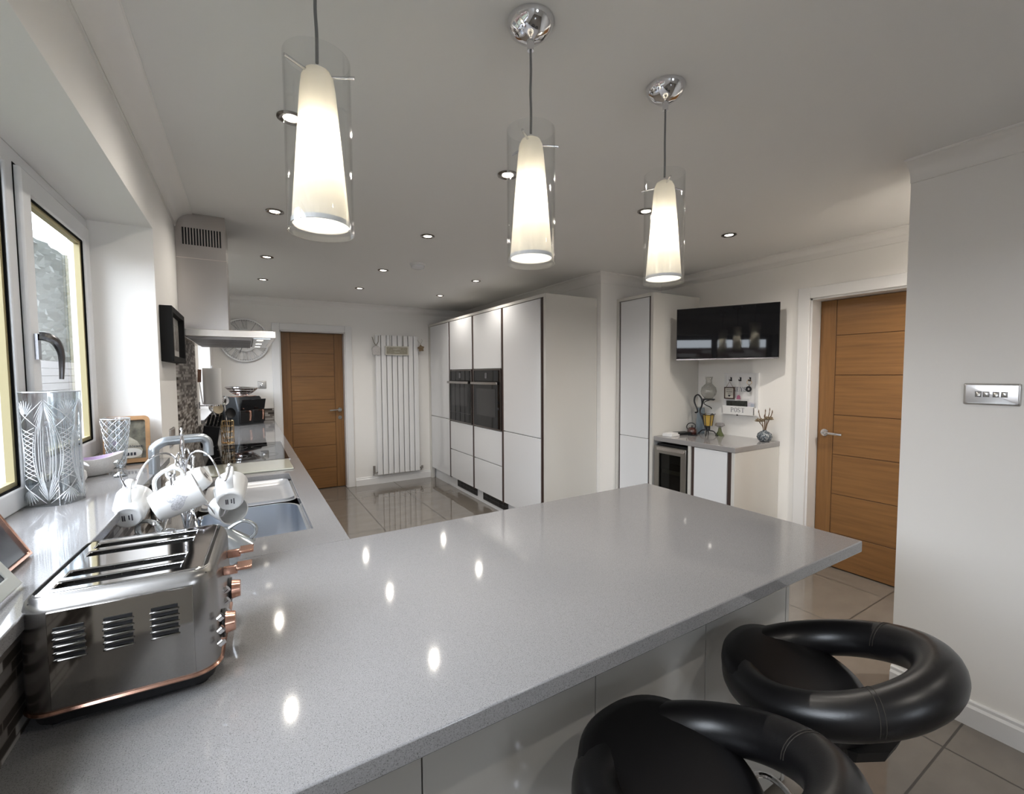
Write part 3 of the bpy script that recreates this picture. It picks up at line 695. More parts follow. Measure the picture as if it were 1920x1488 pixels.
# ------------------------------------------------------------------ toaster
def rrect(x0,x1,y0,y1,r,n=6):
    P=[]
    rs=r if isinstance(r,(list,tuple)) else [r]*4
    for (cx,cy,a),rr in zip(((x1,y1,0),(x0,y1,90),(x0,y0,180),(x1,y0,270)),rs):
        sx=-1 if cx==x1 else 1; sy=-1 if cy==y1 else 1
        for i in range(n+1):
            t=R(a+90*i/n); P.append((cx+sx*rr+rr*math.cos(t),cy+sy*rr+rr*math.sin(t)))
    return P
def loft(m,rings,capb=True,capt=True,M=None):
    k=len(rings[0]);vs=[p for q in rings for p in q];fs=[]
    for a in range(len(rings)-1):
        for i in range(k): fs.append((a*k+i,a*k+(i+1)%k,(a+1)*k+(i+1)%k,(a+1)*k+i))
    if capb: fs.append(tuple(reversed(range(k))))
    if capt: fs.append(tuple(range((len(rings)-1)*k,len(rings)*k)))
    return m.add(vs,fs,M)
to=thing('toaster','polished steel four slice toaster with rose gold levers, standing at the left of the peninsula','toaster',(.179,-.452,.92),(0,0,R(-2.5)))
hx,hy=.122,.140
BST=pbr('brushed_toaster_steel',(.34,.33,.32),.27,metal=1,aniso=.6)
def rr_(e,z,r=.038): return [(x,y,z) for x,y in rrect(-hx-e,hx+e,-hy-e,hy+e,r+e,8)]
b=MB(); loft(b,[rr_(-.022,.008),rr_(-.010,.012),rr_(-.004,.030)]); b.build('base',BLACK,to,local=True,ang=50)
b=MB(); loft(b,[rr_(.001,.030),rr_(.0035,.033),rr_(.001,.036)]); b.build('trim_band',COPPER,to,local=True,ang=50)
b=MB(); loft(b,[rr_(-.001,.036),rr_(.001,.09),rr_(-.001,.184),rr_(-.004,.196),rr_(-.009,.203),rr_(-.0135,.206)],True,False)
loft(b,[rr_(-.0135,.206,.030),rr_(-.0145,.198,.030)],False,False); b.build('shell',BST,to,local=True,ang=60)
b=MB(); b.grid3([-hx+.014,-.088,.068,hx-.014],[-hy+.014,-.104,-.076,-.060,-.032,.032,.060,.076,.104,hy-.014],[.160,.1985],[(-.088,.068,-.104,-.076,0,9),(-.088,.068,-.060,-.032,0,9),(-.088,.068,.032,.060,0,9),(-.088,.068,.076,.104,0,9)]); b.box(-.09,.07,-.106,.106,.158,.1605); b.build('toast_slots',pbr('slot_shade_black',(.012,.011,.010),.6),to,local=True,smooth=False)  # black liner: the darkness inside the slots is put into its colour
pl=MB(); e=.019
pl.grid3([-hx+e,-.088,.068,hx-e],[-hy+e,-.104,-.076,-.060,-.032,.032,.060,.076,.104,hy-e],[.1985,.2065],[(-.088,.068,-.104,-.076,0,9),(-.088,.068,-.060,-.032,0,9),(-.088,.068,.032,.060,0,9),(-.088,.068,.076,.104,0,9)]); pl.build('top_plate',CHROME,to,local=True,bevel=.002)
g=MB()
for a,c in((-.104,-.076),(-.060,-.032),(.032,.060),(.076,.104)):
    for k in range(8):
        x=-.080+k*.0200; g.box(x,x+.0012,a+.002,a+.0032,.162,.194); g.box(x,x+.0012,c-.0032,c-.002,.162,.194)
g.build('bread_guide',pbr('wire',(.12,.11,.10),.5,metal=1),to,local=True,smooth=False)
fp=MB().box(-.084,.090,-hy-.003,-hy+.002,.040,.186).build('side_panel',pbr('mirror_steel',(.36,.35,.335),.07,metal=1),to,local=True,bevel=.0008)
for cx in(-.060,-.004,.053):
    lv=MB(); dk=MB()
    for k in range(5):
        z=.112+k*.0105
        dk.box(cx-.017,cx+.017,-hy-.0042,-hy-.0030,z+.0035,z+.0080)
        lv.tube([(cx-.018,-hy-.0035,z),(cx-.012,-hy-.0055,z+.001),(cx+.012,-hy-.0055,z+.001),(cx+.018,-hy-.0035,z)],.0017,6,sub=3)
    lv.build('louvre',pbr('louvre_steel',(.25,.24,.23),.2,metal=1),fp,local=True); dk.build('louvre_gap',BLACK,fp,local=True,smooth=False)
# control end
EX=hx+.002
for cy in(-.085,.085):
    for dy in(-.022,.022):
        pass
for cy in(-.030,.060):
    lv=MB(); lv.box(EX-.002,EX+.022,cy-.004,cy+.004,.150,.166); lv.box(EX+.020,EX+.046,cy-.017,cy+.017,.160,.166); lv.build('lever',COPPER,to,local=True,bevel=.0015)
for cy in(-.085,.055):
    kb=MB(); kb.cyl((EX,cy,.085),(EX+.004,cy,.085),.024,n=32); ko=kb.build('dial_base',BLACK,to,local=True)
    MB().cyl((EX+.004,cy,.085),(EX+.020,cy,.085),.019,.016,n=32).build('dial',COPPER,ko,local=True,bevel=.001)
for cy in(-.128,-.018):
    for k in range(3): MB().cyl((EX-.002,cy,.070+.022*k),(EX+.0045,cy,.075+.022*k),.006,n=16).build('push_button',CHROME,to,local=True)
for x in(-.09,.09):
    for y in(-.1,.1): MB().cyl((x,y,0),(x,y,.010),.012,n=16).build('foot',BLACK,to,local=True)

# ------------------------------------------------------------------ mug tree and mugs
TX,TY=.190,.055
mt=thing('mug_tree','chrome mug tree with curled arms between toaster and sink','mug tree',(TX,TY,.92))
m=MB(); m.tube([(.07*math.cos(2*PI*i/40),.07*math.sin(2*PI*i/40),.004) for i in range(40)],.004,8,closed=True)
for k in range(3):
    a=R(30+120*k); m.tube([(.07*math.cos(a),.07*math.sin(a),.004),(.03*math.cos(a),.03*math.sin(a),.012),(0,0,.02)],.0035,8,sub=4)
m.build('base_ring',CHROME,mt,local=True)
m=MB(); m.cyl((0,0,.005),(0,0,.345),.004,n=12)
m.lathe([(0,.385),(.003,.383),(.0045,.378),(.002,.372),(.005,.366),(.003,.360),(.0048,.345),(.0055,.33),(.0035,.315),(.0035,.300),(.009,.296),(.0095,.291),(.009,.286),(.004,.282),(0,.28)],(0,0,0),20)
m.build('post',CHROME,mt,local=True)
def arm(az,zt,R0=.088,hook=.085):
    c,s=math.cos(az),math.sin(az)
    P=[(.004,zt-.075),(.010,zt-.035),(.028,zt-.006),(.052,zt),(.078,zt-.014),(.098,zt-.045),(.108,zt-.075),(.120,zt-.083),(.130,zt-.068),(.137,zt-.042)] if R0>.08 else [(.004,zt-.060),(.010,zt-.025),(.024,zt-.004),(.042,zt),(.060,zt-.014),(.072,zt-.036),(.082,zt-.048),(.094,zt-.042),(.100,zt-.018)]
    m=MB(); m.tube([(r*c,r*s,z) for r,z in P],.0026,8,sub=4); r,z=P[-1]
    m.lathe([(0,-.006),(.0045,-.004),(.006,0),(.0045,.004),(0,.006)],(r*c,r*s,z+.004),14)
    m.build('arm',CHROME,mt,local=True)
UZ=.318
azs=[R(205),R(325),R(85),R(265)]
for a in azs: arm(a,UZ)
for a in(R(235),R(295),R(20),R(140)): arm(a,UZ-.160,.07)
def heart(s=1,n=40):
    P=[]
    for i in range(n):
        t=2*PI*i/n; P.append((16*math.sin(t)**3/16*s,(13*math.cos(t)-5*math.cos(2*t)-2*math.cos(3*t)-math.cos(4*t))/16*s))
    return P
def make_mug(name,label,mat,rb=.030,rt=.041,h=.088,hang='y',print_=None,group='mugs hanging on the mug tree',mark=True):
    """mug along local +Z: base at z=0, rim at h; handle toward local +Y"""
    o=thing(name,label,'mug',(0,0,0),group=group)
    w=.0028
    pr=[(0,.002),(rb-.006,.002),(rb-.004,0),(rb,.001)]
    for i in range(1,9): t=i/8; pr.append((rb+(rt-rb)*(t**.55 if name!='straight' else t),h*t))
    pr+= [(rt-w,h)]
    for i in range(7,0,-1): t=i/8; pr.append((rb+(rt-rb)*(t**.55 if name!='straight' else t)-w,max(h*t,.006)))
    pr+= [(0,.006)]
    MB().lathe(pr,(0,0,0),48).build('body',mat,o,local=True,ang=60)
    hm=MB(); yb=rb+(rt-rb)*.7
    hp=[(0,yb-.003,h*.84),(0,yb+.018,h*.86),(0,yb+.032,h*.74),(0,yb+.034,h*.52),(0,yb+.022,h*.30),(0,yb-.008,h*.20)]
    hm.tube(hp,.0048,10,sub=4)
    for v in hm.v: v.x*=1.9
    hm.build('handle',mat,o,local=True)
    b=o.children[0]
    if mark:
        t=MB()
        for k,(x,l) in enumerate(((-.009,.020),(-.003,.014),(.006,.019),(.010,.019))):
            n=int(l/.0028)
            for j in range(n): t.box(x-.0013,x+.0013,-l/2+j*.0028,-l/2+j*.0028+.0019,.0012,.0021)
        t.build('base_mark',MARK,b,local=True,smooth=False)
    return o
def heart_on(o,rb,rt,h,az,s=.024,zc=.5):
    P=heart(s,48);m=MB();vs=[]
    def pt(a,z,e): 
        t=max(0,min(1,z/h)); r=rb+(rt-rb)*(t**.55)+e
        return (r*math.cos(a),r*math.sin(a),z)
    c=(az,h*zc); cen=len(vs)
    rings=[];
    for q in (0,.33,.66,1.0):
        ring=[]
        for x,y in P:
            z=c[1]-y*q; r=rb+(rt-rb)*((z/h)**.55); ring.append(pt(c[0]+x*q/r,z,.0006))
        rings.append(ring)
    k=len(P);vs=[p for r in rings for p in r];fs=[]
    for a in range(3):
        for i in range(k): fs.append((a*k+i,a*k+(i+1)%k,(a+1)*k+(i+1)%k,(a+1)*k+i))
    m.add(vs,fs); m.build('heart_print',HEARTM,o.children[0],local=True)
def mug(label,mat,base,axis,up=(0,0,1),rb=.030,rt=.042,h=.092,pr=None,mark=True,group=None):
    o=make_mug('mug',label,mat,rb,rt,h,mark=mark,group=group)
    if pr is not None: heart_on(o,rb,rt,h,pr)
    z=Vector(axis).normalized(); y=Vector(up); y=(y-z*y.dot(z)).normalized(); x=y.cross(z)
    M=Matrix((x,y,z)).transposed().to_4x4(); M.translation=Vector(base); o.matrix_world=M
    return o
G1='white heart mugs on the upper arms'
mug('white mug on the left arm of the mug tree, its stamped base facing out',PORC,(.076,-.005,1.084),(.02,.93,.34),group=G1)
mug('white mug on the right arm of the mug tree, its stamped base facing out',PORC,(.299,.0,1.091),(.03,.93,.38),group=G1)
mug('white mug hanging in front of the post, grey heart print facing the room',PORC,(.138,-.062,1.112),(.86,.10,.36),(-.3,0,1),h=.104,rb=.034,rt=.046,pr=PI,group=G1)
mug('white mug hanging behind the post, mostly hidden by the front mug',PORC,(.235,.165,1.145),(-.80,.1,-.50),(-.3,0,1),group=G1)
G2='mugs on the lower arms of the mug tree'
mug('grey lustre mug on the lower right arm, open rim tipping down to the right',LUSTRE,(.262,-.045,1.022),(.70,-.15,-.70),(.6,0,.8),rb=.02,rt=.045,group=G2)
mug('grey lustre mug on the lower left arm, nearly hidden behind the toaster',LUSTRE,(.165,.0,1.01),(-.5,.35,-.25),(.2,-.2,.9),group=G2)
mug('white mug on the lower right arm showing its open shadowed rim',PORC,(.262,.155,1.045),(.45,-.86,.0),(-.3,0,1),group=G2,mark=False)

# ------------------------------------------------------------------ window sill things
def cut_vase(name,label,cx,cy,z0,h,rad,nr,cuts,group=None,sq=0,rot=0,mat=None):
    n=nr;nz=int(h/rad*nr/6.3*1.1); vs=[];fs=[]
    for j in range(nz+1):
        t=j/nz
        for i in range(n):
            a=2*PI*i/n; r=rad(t) if callable(rad) else rad
            d=cuts(a,t)
            s=1
            if sq: s=1/((abs(math.cos(a+rot))**sq+abs(math.sin(a+rot))**sq)**(1/sq))
            vs.append((r*s*math.cos(a)*(1-d),r*s*math.sin(a)*(1-d),h*t))
    return vs,fs,nz
def vase_mesh(cx,cy,z0,h,rf,n,nz,cuts,wall,sq=0,rot=0,bot=.02):
    vs=[];fs=[]
    def S(a): return 1/((abs(math.cos(a+rot))**sq+abs(math.sin(a+rot))**sq)**(1/sq)) if sq else 1
    for j in range(nz+1):
        t=j/nz
        for i in range(n):
            a=2*PI*i/n; r=rf(t)*S(a)-cuts(a,t); vs.append((cx+r*math.cos(a),cy+r*math.sin(a),z0+h*t))
    for j in range(nz):
        for i in range(n): fs.append((j*n+i,j*n+(i+1)%n,(j+1)*n+(i+1)%n,(j+1)*n+i))
    base=len(vs); k=12
    for j in range(k+1):
        t=1-j/k*(1-bot/h)
        for i in range(n):
            a=2*PI*i/n; r=(rf(t)*S(a)-wall); vs.append((cx+r*math.cos(a),cy+r*math.sin(a),z0+h*t))
    for i in range(n): fs.append((nz*n+i,nz*n+(i+1)%n,base+(i+1)%n,base+i))
    for j in range(k):
        for i in range(n): fs.append((base+j*n+i,base+j*n+(i+1)%n,base+(j+1)*n+(i+1)%n,base+(j+1)*n+i))
    fs.append(tuple(range(base+k*n,base+k*n+n))); fs.append(tuple(reversed(range(n))))
    m=MB(); m.add(vs,fs); return m
CLEARV=thin_glass('crystal_body',(.93,.955,.97),refl=.9,base=.16)
def facet_mat():
    m=bpy.data.materials.new('cut_facet_crystal'); m.use_nodes=True; nt=m.node_tree; nt.nodes.clear()
    o=N(nt,'ShaderNodeOutputMaterial'); mx=N(nt,'ShaderNodeMixShader'); mx.inputs[0].default_value=.5; m2=N(nt,'ShaderNodeMixShader'); m2.inputs[0].default_value=.45
    d=N(nt,'ShaderNodeBsdfDiffuse'); d.inputs[0].default_value=(.9,.93,.96,1); t=N(nt,'ShaderNodeBsdfTranslucent'); t.inputs[0].default_value=(.95,.97,1,1); g=N(nt,'ShaderNodeBsdfGlossy',i_Roughness=.08); g.inputs[0].default_value=(.95,.97,1,1)
    nt.links.new(d.outputs[0],mx.inputs[1]); nt.links.new(t.outputs[0],mx.inputs[2]); nt.links.new(mx.outputs[0],m2.inputs[1]); nt.links.new(g.outputs[0],m2.inputs[2]); nt.links.new(m2.outputs[0],o.inputs[0]); return m
FACET=facet_mat()
def crystal_vase(label,cx,cy,z0,h,rf,wall,sq,rot,lines,w):
    o=thing('crystal_vase',label,'vase',(cx,cy,z0))
    def S(a): return 1/((abs(math.cos(a+rot))**sq+abs(math.sin(a+rot))**sq)**(1/sq)) if sq else 1
    n=72; nz=24; rings=[]
    for j in range(nz+1): rings.append([(rf(j/nz)*S(2*PI*i/n)*math.cos(2*PI*i/n),rf(j/nz)*S(2*PI*i/n)*math.sin(2*PI*i/n),h*j/nz) for i in range(n)])
    for j in range(nz,-1,-1):
        t=j/nz; rings.append([((rf(t)*S(2*PI*i/n)-wall)*math.cos(2*PI*i/n),(rf(t)*S(2*PI*i/n)-wall)*math.sin(2*PI*i/n),max(h*t,.018)) for i in range(n)])
    m=MB(); loft(m,rings,True,True); b=m.build('body',CLEARV,o,local=True,ang=60)
    m=MB()
    for L in lines:
        P=[]
        for u,t in L:
            a=u*2*PI; r=rf(t)*S(a)+.0002; P.append((r*math.cos(a),r*math.sin(a),h*t))
        k=len(P); ww=[w*(.35+.65*math.sin(PI*i/(k-1))) for i in range(k)]
        m.tube(P,ww,5)
    m.build('cut_pattern',FACET,b,local=True,ang=80)
    m=MB(); m.tube([(rf(1)*S(2*PI*i/64)*math.cos(2*PI*i/64)*.97,rf(1)*S(2*PI*i/64)*math.sin(2*PI*i/64)*.97,h) for i in range(64)],.0016,6,closed=True); m.build('rim',FACET,b,local=True)
    return o
def seg(a,b,n=9,bow=0):
    L=[]
    for i in range(n):
        t=i/(n-1); u=a[0]+(b[0]-a[0])*t; v=a[1]+(b[1]-a[1])*t; L.append((u+bow*math.sin(PI*t),v))
    return L
LN=[]
for p in range(4):
    c=(p+.5)/4; hw=.125
    # crossed sweeping cuts
    LN.append(seg((c-hw*.95,.93),(c+hw*.55,.70),bow=0)); LN.append(seg((c+hw*.95,.93),(c-hw*.55,.70)))
    LN.append(seg((c-hw*.55,.70),(c-hw*.55,.22),14,bow=hw*.30)); LN.append(seg((c+hw*.55,.70),(c+hw*.55,.22),14,bow=-hw*.30))
    LN.append(seg((c-hw*.62,.72),(c-hw*.62,.20),14,bow=hw*.24)); LN.append(seg((c+hw*.62,.72),(c+hw*.62,.20),14,bow=-hw*.24))
    LN.append(seg((c-hw*.55,.22),(c+hw*.9,.03))); LN.append(seg((c+hw*.55,.22),(c-hw*.9,.03)))
    # fans
    for k in range(9):
        a=R(-60+15*k); LN.append(seg((c+.012*math.sin(a),.80+.015*math.cos(a)),(c+.075*math.sin(a),.80+.13*math.cos(a)),6))
        LN.append(seg((c+.012*math.sin(a),.145-.01*math.cos(a)),(c+.08*math.sin(a),.145-.13*math.cos(a)),6))
    for s_ in(-1,1):
        for k in range(6):
            LN.append(seg((c+s_*hw*.98,.92-.012*k),(c+s_*(hw*.45+.004*k),.78-.035*k),6))
            LN.append(seg((c+s_*hw*.98,.05+.012*k),(c+s_*(hw*.50+.004*k),.16+.03*k),6))
        for k in range(3): LN.append(seg((c+s_*hw*(.72+.10*k),.80-.05*k),(c+s_*hw*(.72+.10*k),.14+.04*k),10,bow=-s_*hw*(.14-.03*k)))
    # lattice
    for k in range(11):
        z=.66-.040*k; w_=hw*(.34+.10*abs(k-5)/5)
        LN.append(seg((c-w_,z-.035),(c+w_,z+.035),6)); LN.append(seg((c-w_,z+.035),(c+w_,z-.035),6))
crystal_vase('tall cut crystal vase standing on the near window sill',-.107,.197,1.105,.302,lambda t:.0490+.010*abs(t-.45)**1.5,.006,3.2,R(18),LN,.0013)
LS=[]
for k in range(10):
    for j in range(6):
        LS.append(seg((k/10,.06+j*.155),(k/10+.10,.06+(j+1)*.155),5)); LS.append(seg((k/10+.10,.06+j*.155),(k/10,.06+(j+1)*.155),5))
crystal_vase('small tapered crystal vase in front of the wooden photo frame',-.075,.70,1.105,.185,lambda t:.024+.019*t,.005,0,0,LS,.0012)
m=MB(); m.lathe([(0,0),(.018,0),(.020,.006),(.009,.014),(.007,.028),(.014,.040),(.018,.052),(.010,.058),(0,.056)],(-.030,.50,1.105),10)
tag(m.build('glass_ornament',CLEARV,ang=10),'small clear glass ornament between bowl and mug tree','ornament')
# bowl (boat shaped)
bw=thing('bowl','white boat-shaped bowl with lilac inside, on the near window sill','bowl',(-.118,.570,1.105),(0,0,R(20)))
n=48
def boat(e,zz):
    rings=[]
    for s,z in ((.45,0),(.62,.006),(.82,.024),(.95,.044),(1.0,.060)):
        rings.append([( (.080*s-e)*math.cos(2*PI*i/n)*(1+.08*(z/.05)*abs(math.cos(2*PI*i/n))**6),(.045*s-e)*math.sin(2*PI*i/n),z+zz+.012*(z/.05)*math.cos(2*PI*i/n)**2) for i in range(n)])
    return rings
m=MB(); loft(m,boat(0,0),True,False); 
a=boat(0,0)[-1]; b2=boat(.004,.0)[-1]; loft(m,[a,b2],False,False)
m.build('outer',pbr('stone_white_glaze',(.72,.70,.68),.25,var=.06,vscale=200),bw,local=True,ang=60)
m=MB(); r_=boat(.004,.003); r_[-1]=b2; loft(m,r_,True,False); m.build('inner',pbr('lilac_glaze',(.55,.45,.62),.2),bw,local=True,ang=60)
# figurine
m=MB(); m.lathe([(0,0),(.020,.002),(.026,.015),(.024,.034),(.014,.046),(0,.050)],(0,0,0),24,sx=1.15,sy=.8)
m.lathe([(0,-.014),(.010,-.010),(.0145,0),(.010,.011),(0,.0145)],(.012,-.004,.062),20,sx=1.0)
m.tube([(.022,-.006,.062),(.036,-.010,.058),(.046,-.012,.052)],[.007,.005,.002],10)
m.tube([(-.024,.004,.03),(-.040,.008,.040),(-.050,.010,.052)],[.008,.005,.002],10)
m.tube([(.008,-.006,.072),(.002,-.008,.086)],[.004,.001],8).tube([(.014,.006,.072),(.012,.010,.086)],[.004,.001],8)
f=m.build('figurine',PORC,local=True); f.location=(-.135,.475,1.105); f.rotation_euler=(0,0,R(-20)); tag(f,'small white animal figurine half hidden behind the tall crystal vase','figurine')
# wooden photo frame leaning in the reveal
pf=thing('photo_frame','wooden photo frame with a worn printed picture, leaning at the end of the near sill','photo frame',(-.058,.775,1.105),(R(-14),0,R(6)))
m=MB(); w2,hh=.070,.185
def framepoly(w,h,wb,r): return rrect(-w,w,0,h,r,5)
outer=[(x,0,z) for x,z in rrect(-w2,w2,0,hh,[.018,.018,.002,.002],5)]; inner=[(x,0,z) for x,z in rrect(-w2+.014,w2-.014,.016,hh-.016,[.008,.008,.002,.002],5)]
d=.022
rg=[[(x,y-0,z) for x,y,z in outer],[(x,-d,z) for x,y,z in outer],[(x,-d,z) for x,y,z in inner],[(x,-.004,z) for x,y,z in inner]]
loft(m,rg,True,True); m.build('frame',pbr('beech_wood',(.36,.20,.09),.4,var=.15,vscale=30),pf,local=True,ang=40)
pic=MB().box(-w2+.014,w2-.014,-.006,-.0045,.016,hh-.016).build('picture',pbr('dark_print',(.14,.13,.10),.3,var=.6,vscale=35),pf,local=True,smooth=False)
m=MB(); m.prism([( -.038,.02),(.040,.02),(.046,.05),(.030,.085),(.006,.105),(-.016,.10),(-.034,.07)],0,.0010,Matrix(((1,0,0,0),(0,0,-1,-.006),(0,1,0,0),(0,0,0,1)))); m.build('sack_shape',pbr('beige_print',(.38,.35,.28),.4,var=.15,vscale=60),pic,local=True,smooth=False)
m=MB(); m.lathe([(0,0),(.034,0),(.034,.0006),(0,.0006)],(0,0,0),36,M=Matrix(((1,0,0,.010),(0,0,-1,-.0072),(0,.56,0,.040),(0,0,0,1)))); m.build('oval_label',pbr('pale_label',(.62,.60,.56),.4),pic,local=True)
m=MB(); m.text('Brookleaze',Mx((.010,-.0076,.066),(R(90),0,0)),.0155,.0003); 
for k in range(4): m.box(-.012+k*.010,-.005+k*.010,-.0085,-.0079,.030,.042)
m.build('lettering',MARK,pic,local=True,smooth=False)
# rose gold frame and white tablet-like frame at the left edge
def lean_frame(label,corner,up,w,h,border,th,fm,pm,bev=.002):
    o=thing('photo_frame',label,'photo frame',corner)
    y=Vector(up).normalized(); x=Vector((0,-1,0)); z=y.cross(x).normalized()   # z faces the room
    M=Matrix((x,y,-z)).transposed().to_4x4()
    if z.x<0: z=-z
    M=Matrix((x,y,z)).transposed().to_4x4()
    f=MB().grid3([0,border,w-border,w],[0,border,h-border,h],[-th,0],[(border,w-border,border,h-border,-9,9)]).build('frame',fm,o,local=True,bevel=bev); f.matrix_local=M
    p=MB().box(border,w-border,border,h-border,-th*.8,-th*.3).build('picture',pm,o,local=True,smooth=False); p.matrix_local=M
    return o
lean_frame('rose gold edged standing frame with a dark picture at the left edge of the photo',(-.012,-.285,1.110),(-.43,0,.90),.115,.17,.006,.014,COPPER,pbr('dark_screen',(.015,.018,.03),.2),.001)
lean_frame('white bordered frame with a dark picture leaning beside the toaster, at the left edge',(.026,-.455,1.112),(-.49,0,.87),.20,.15,.022,.008,pbr('pale_grey_frame',(.62,.65,.62),.35),pbr('dark_photo',(.03,.035,.05),.25,var=.5,vscale=20),.002)

# ------------------------------------------------------------------ far end of left worktop
pr_=thing('paper_towel','white paper towel roll on an upright chrome wall holder beyond the hood','paper towel',(.132,2.47,1.235))
MB().lathe([(.018,.0),(.056,.0),(.057,.004),(.057,.262),(.056,.266),(.018,.266)],(0,0,0),48).build('roll',PAPER,pr_,local=True)
m=MB(); m.cyl((0,0,-.012),(0,0,.285),.006,n=12); m.cyl((0,0,-.012),(0,0,-.004),.045,n=32); m.box(-.084,0,-.006,.006,-.012,-.004).box(-.084,-.080,-.02,.02,-.03,.02); m.build('holder',CHROME,pr_,local=True)
ut=thing('hanging_utensil','steel utensil with brown wooden handle hanging on the wall beside the paper towel','utensil',(.058,2.425,1.26))
m=MB(); m.cyl((0,0,.14),(.004,0,.232),.011,n=12); m.build('handle',pbr('brown_wood_handle',(.16,.07,.04),.4,var=.2,vscale=80),ut,local=True)
m=MB(); m.tube([(0,0,.14),(.008,0,.06),(.014,0,0),(.018,0,-.02)],.004,8); m.cyl((-.016,0,.22),(.004,0,.22),.003,n=8); m.build('shaft',CHROME,ut,local=True)

# knife block, utensil holder
kb=thing('knife_block','black slanted knife block with dark handled knives beyond the hob','knife block',(.104,2.52,.92))
m=MB(); m.box(-.050,.050,-.055,.055,.0,.15,Mx((-.008,0,.008),(R(5),R(10),0))); m.box(-.052,.045,-.058,.058,0,.012); m.build('block',BLACK,kb,local=True,bevel=.004)
SLV=pbr('knife_bolster',(.35,.35,.36),.25,metal=1)
for i in range(4):
    for j in range(2):
        M=Mx((-.018+.024*i,-.027+.05*j,.14),(R(5),R(14),0))
        k=MB(); k.box(-.008,.008,-.011,.011,.0,.085+.014*((i+j)%2),M); ko=k.build('knife_handle',MATTB,kb,local=True,bevel=.003)
        q=MB(); q.box(-.0086,.0086,-.003,.003,.02,.025,M); q.box(-.0086,.0086,-.003,.003,.06,.065,M); q.build('rivet',SLV,ko,local=True,smooth=False)
uh=thing('utensil_holder','gold wire utensil holder next to the knife block','utensil holder',(.212,2.60,.92))
m=MB()
for k in range(16):
    a=2*PI*k/16; m.cyl((.042*math.cos(a),.042*math.sin(a),.004),(.042*math.cos(a),.042*math.sin(a),.175),.0014,n=6)
for z in(.004,.045,.09,.135,.175): m.tube([(.042*math.cos(2*PI*i/32),.042*math.sin(2*PI*i/32),z) for i in range(32)],.0018,6,closed=True)
m.cyl((0,0,0),(0,0,.003),.042,n=32); m.build('wire_basket',BRASS,uh,local=True)
def utensil(name,label,base,top,headf,hm,sm=None):
    t=thing(name,label,'utensil',base,group='cooking utensils in the gold wire holder')
    d=Vector(top)-Vector(base)
    m=MB(); m.tube([(0,0,0),tuple(d*.6),tuple(d)],[.004,.004,.0035],8); m.build('shaft',sm or CHROME,t,local=True)
    m=MB(); headf(m,d); m.build('head',hm,t,local=True,ang=60); return t
def spoonh(r,dp=.35):
    def f(m,d):
        M=Matrix.Translation(d+Vector((0,0,r*.8)))@Euler((R(70),0,R(10))).to_matrix().to_4x4()
        m.lathe([(0,-r*dp),(r*.6,-r*dp*.8),(r*.9,-r*dp*.35),(r,0),(r*.94,0),(r*.85,-r*dp*.3),(r*.55,-r*dp*.7),(0,-r*dp*.85)],(0,0,0),24,M=M,sy=1.25)
    return f
UW=pbr('pale_wood_utensil',(.45,.38,.27),.5)
B0=(.165,2.535,.935)
utensil('ladle','steel ladle leaning left in the gold wire holder',(.199,2.605,.93),(.125,2.60,1.18),spoonh(.030,.8),CHROME)
utensil('wooden_spoon','pale wooden spoon in the gold wire holder',(.208,2.615,.93),(.160,2.55,1.17),spoonh(.033),UW,UW)
utensil('slotted_spoon','steel slotted spoon standing highest in the gold wire holder',(.216,2.595,.93),(.200,2.58,1.23),spoonh(.031),CHROME)
utensil('black_spoon','round black cooking spoon leaning right in the gold wire holder',(.225,2.60,.93),(.238,2.57,1.13),spoonh(.034),BLACK,BLACK)
# air fryer + bowl
af=thing('air_fryer','black double drawer air fryer with copper handles in the far corner','air fryer',(.315,4.13,.92),(0,0,R(42)))
GB=pbr('charcoal_metal',(.05,.055,.06),.35,metal=.5)
rings=[[(x,y,z) for x,y in rrect(-.165+e,.165-e,-.12+g,.125,.03,5)] for z,e,g in((0.0,.006,.004),(.01,0,0),(.17,0,.0),(.28,.004,.03),(.300,.012,.042))]
m=MB(); loft(m,rings); m.build('body',GB,af,local=True,ang=50)
m=MB(); m.prism([(-.150,.165),(.150,.165),(.146,.275),(-.146,.275)],0,.006,Matrix(((1,0,0,0),(0,-.25,-.97,-.080),(0,.97,-.25,0.004),(0,0,0,1)))); m.build('control_panel',BLACKG,af,local=True)
tm=MB(); 
Tm=Matrix(((1,0,0,0),(0,.28,-.96,-.1155),(0,.96,.28,.235),(0,0,0,1)))
tm.box(-.10,.10,-.022,.022,0,.0015,Tm); tm.build('touch_display',pbr('fryer_display',(.05,.055,.06),.08),af,local=True,smooth=False)
MB().lathe([(0,.298),(.13,.298),(.14,.300),(.14,.304),(0,.305)],(0,0,0),40,sx=1.1,sy=.55).build('lid_trim',COPPER,af,local=True)
for sx in(-1,1):
    dw=MB().box(min(sx*.006,sx*.158),max(sx*.006,sx*.158),-.128,-.10,.02,.160).build('drawer',BLACK,af,local=True,bevel=.008)
    m=MB(); m.tube([(sx*.08,-.125,.145),(sx*.08,-.165,.150),(sx*.08,-.180,.135),(sx*.08,-.172,.05)],[.011,.012,.012,.010],10,sub=4); m.build('handle',COPPER,dw,local=True)
fb=thing('fruit_bowl','silver wire bowl sitting on top of the air fryer','bowl',(.30,4.12,1.228),(R(0),R(3),0))
fb.scale=(1,1,1.45)
m=MB()
for z,rr in((.006,.05),(.022,.095),(.042,.13),(.060,.155)): m.tube([(rr*math.cos(2*PI*i/40),rr*math.sin(2*PI*i/40),z) for i in range(40)],.0045,6,closed=True)
for k in range(20):
    a=2*PI*k/20; m.tube([(.05*math.cos(a),.05*math.sin(a),.006),(.10*math.cos(a+.15),.10*math.sin(a+.15),.024),(.155*math.cos(a+.3),.155*math.sin(a+.3),.06)],.002,6,sub=3)
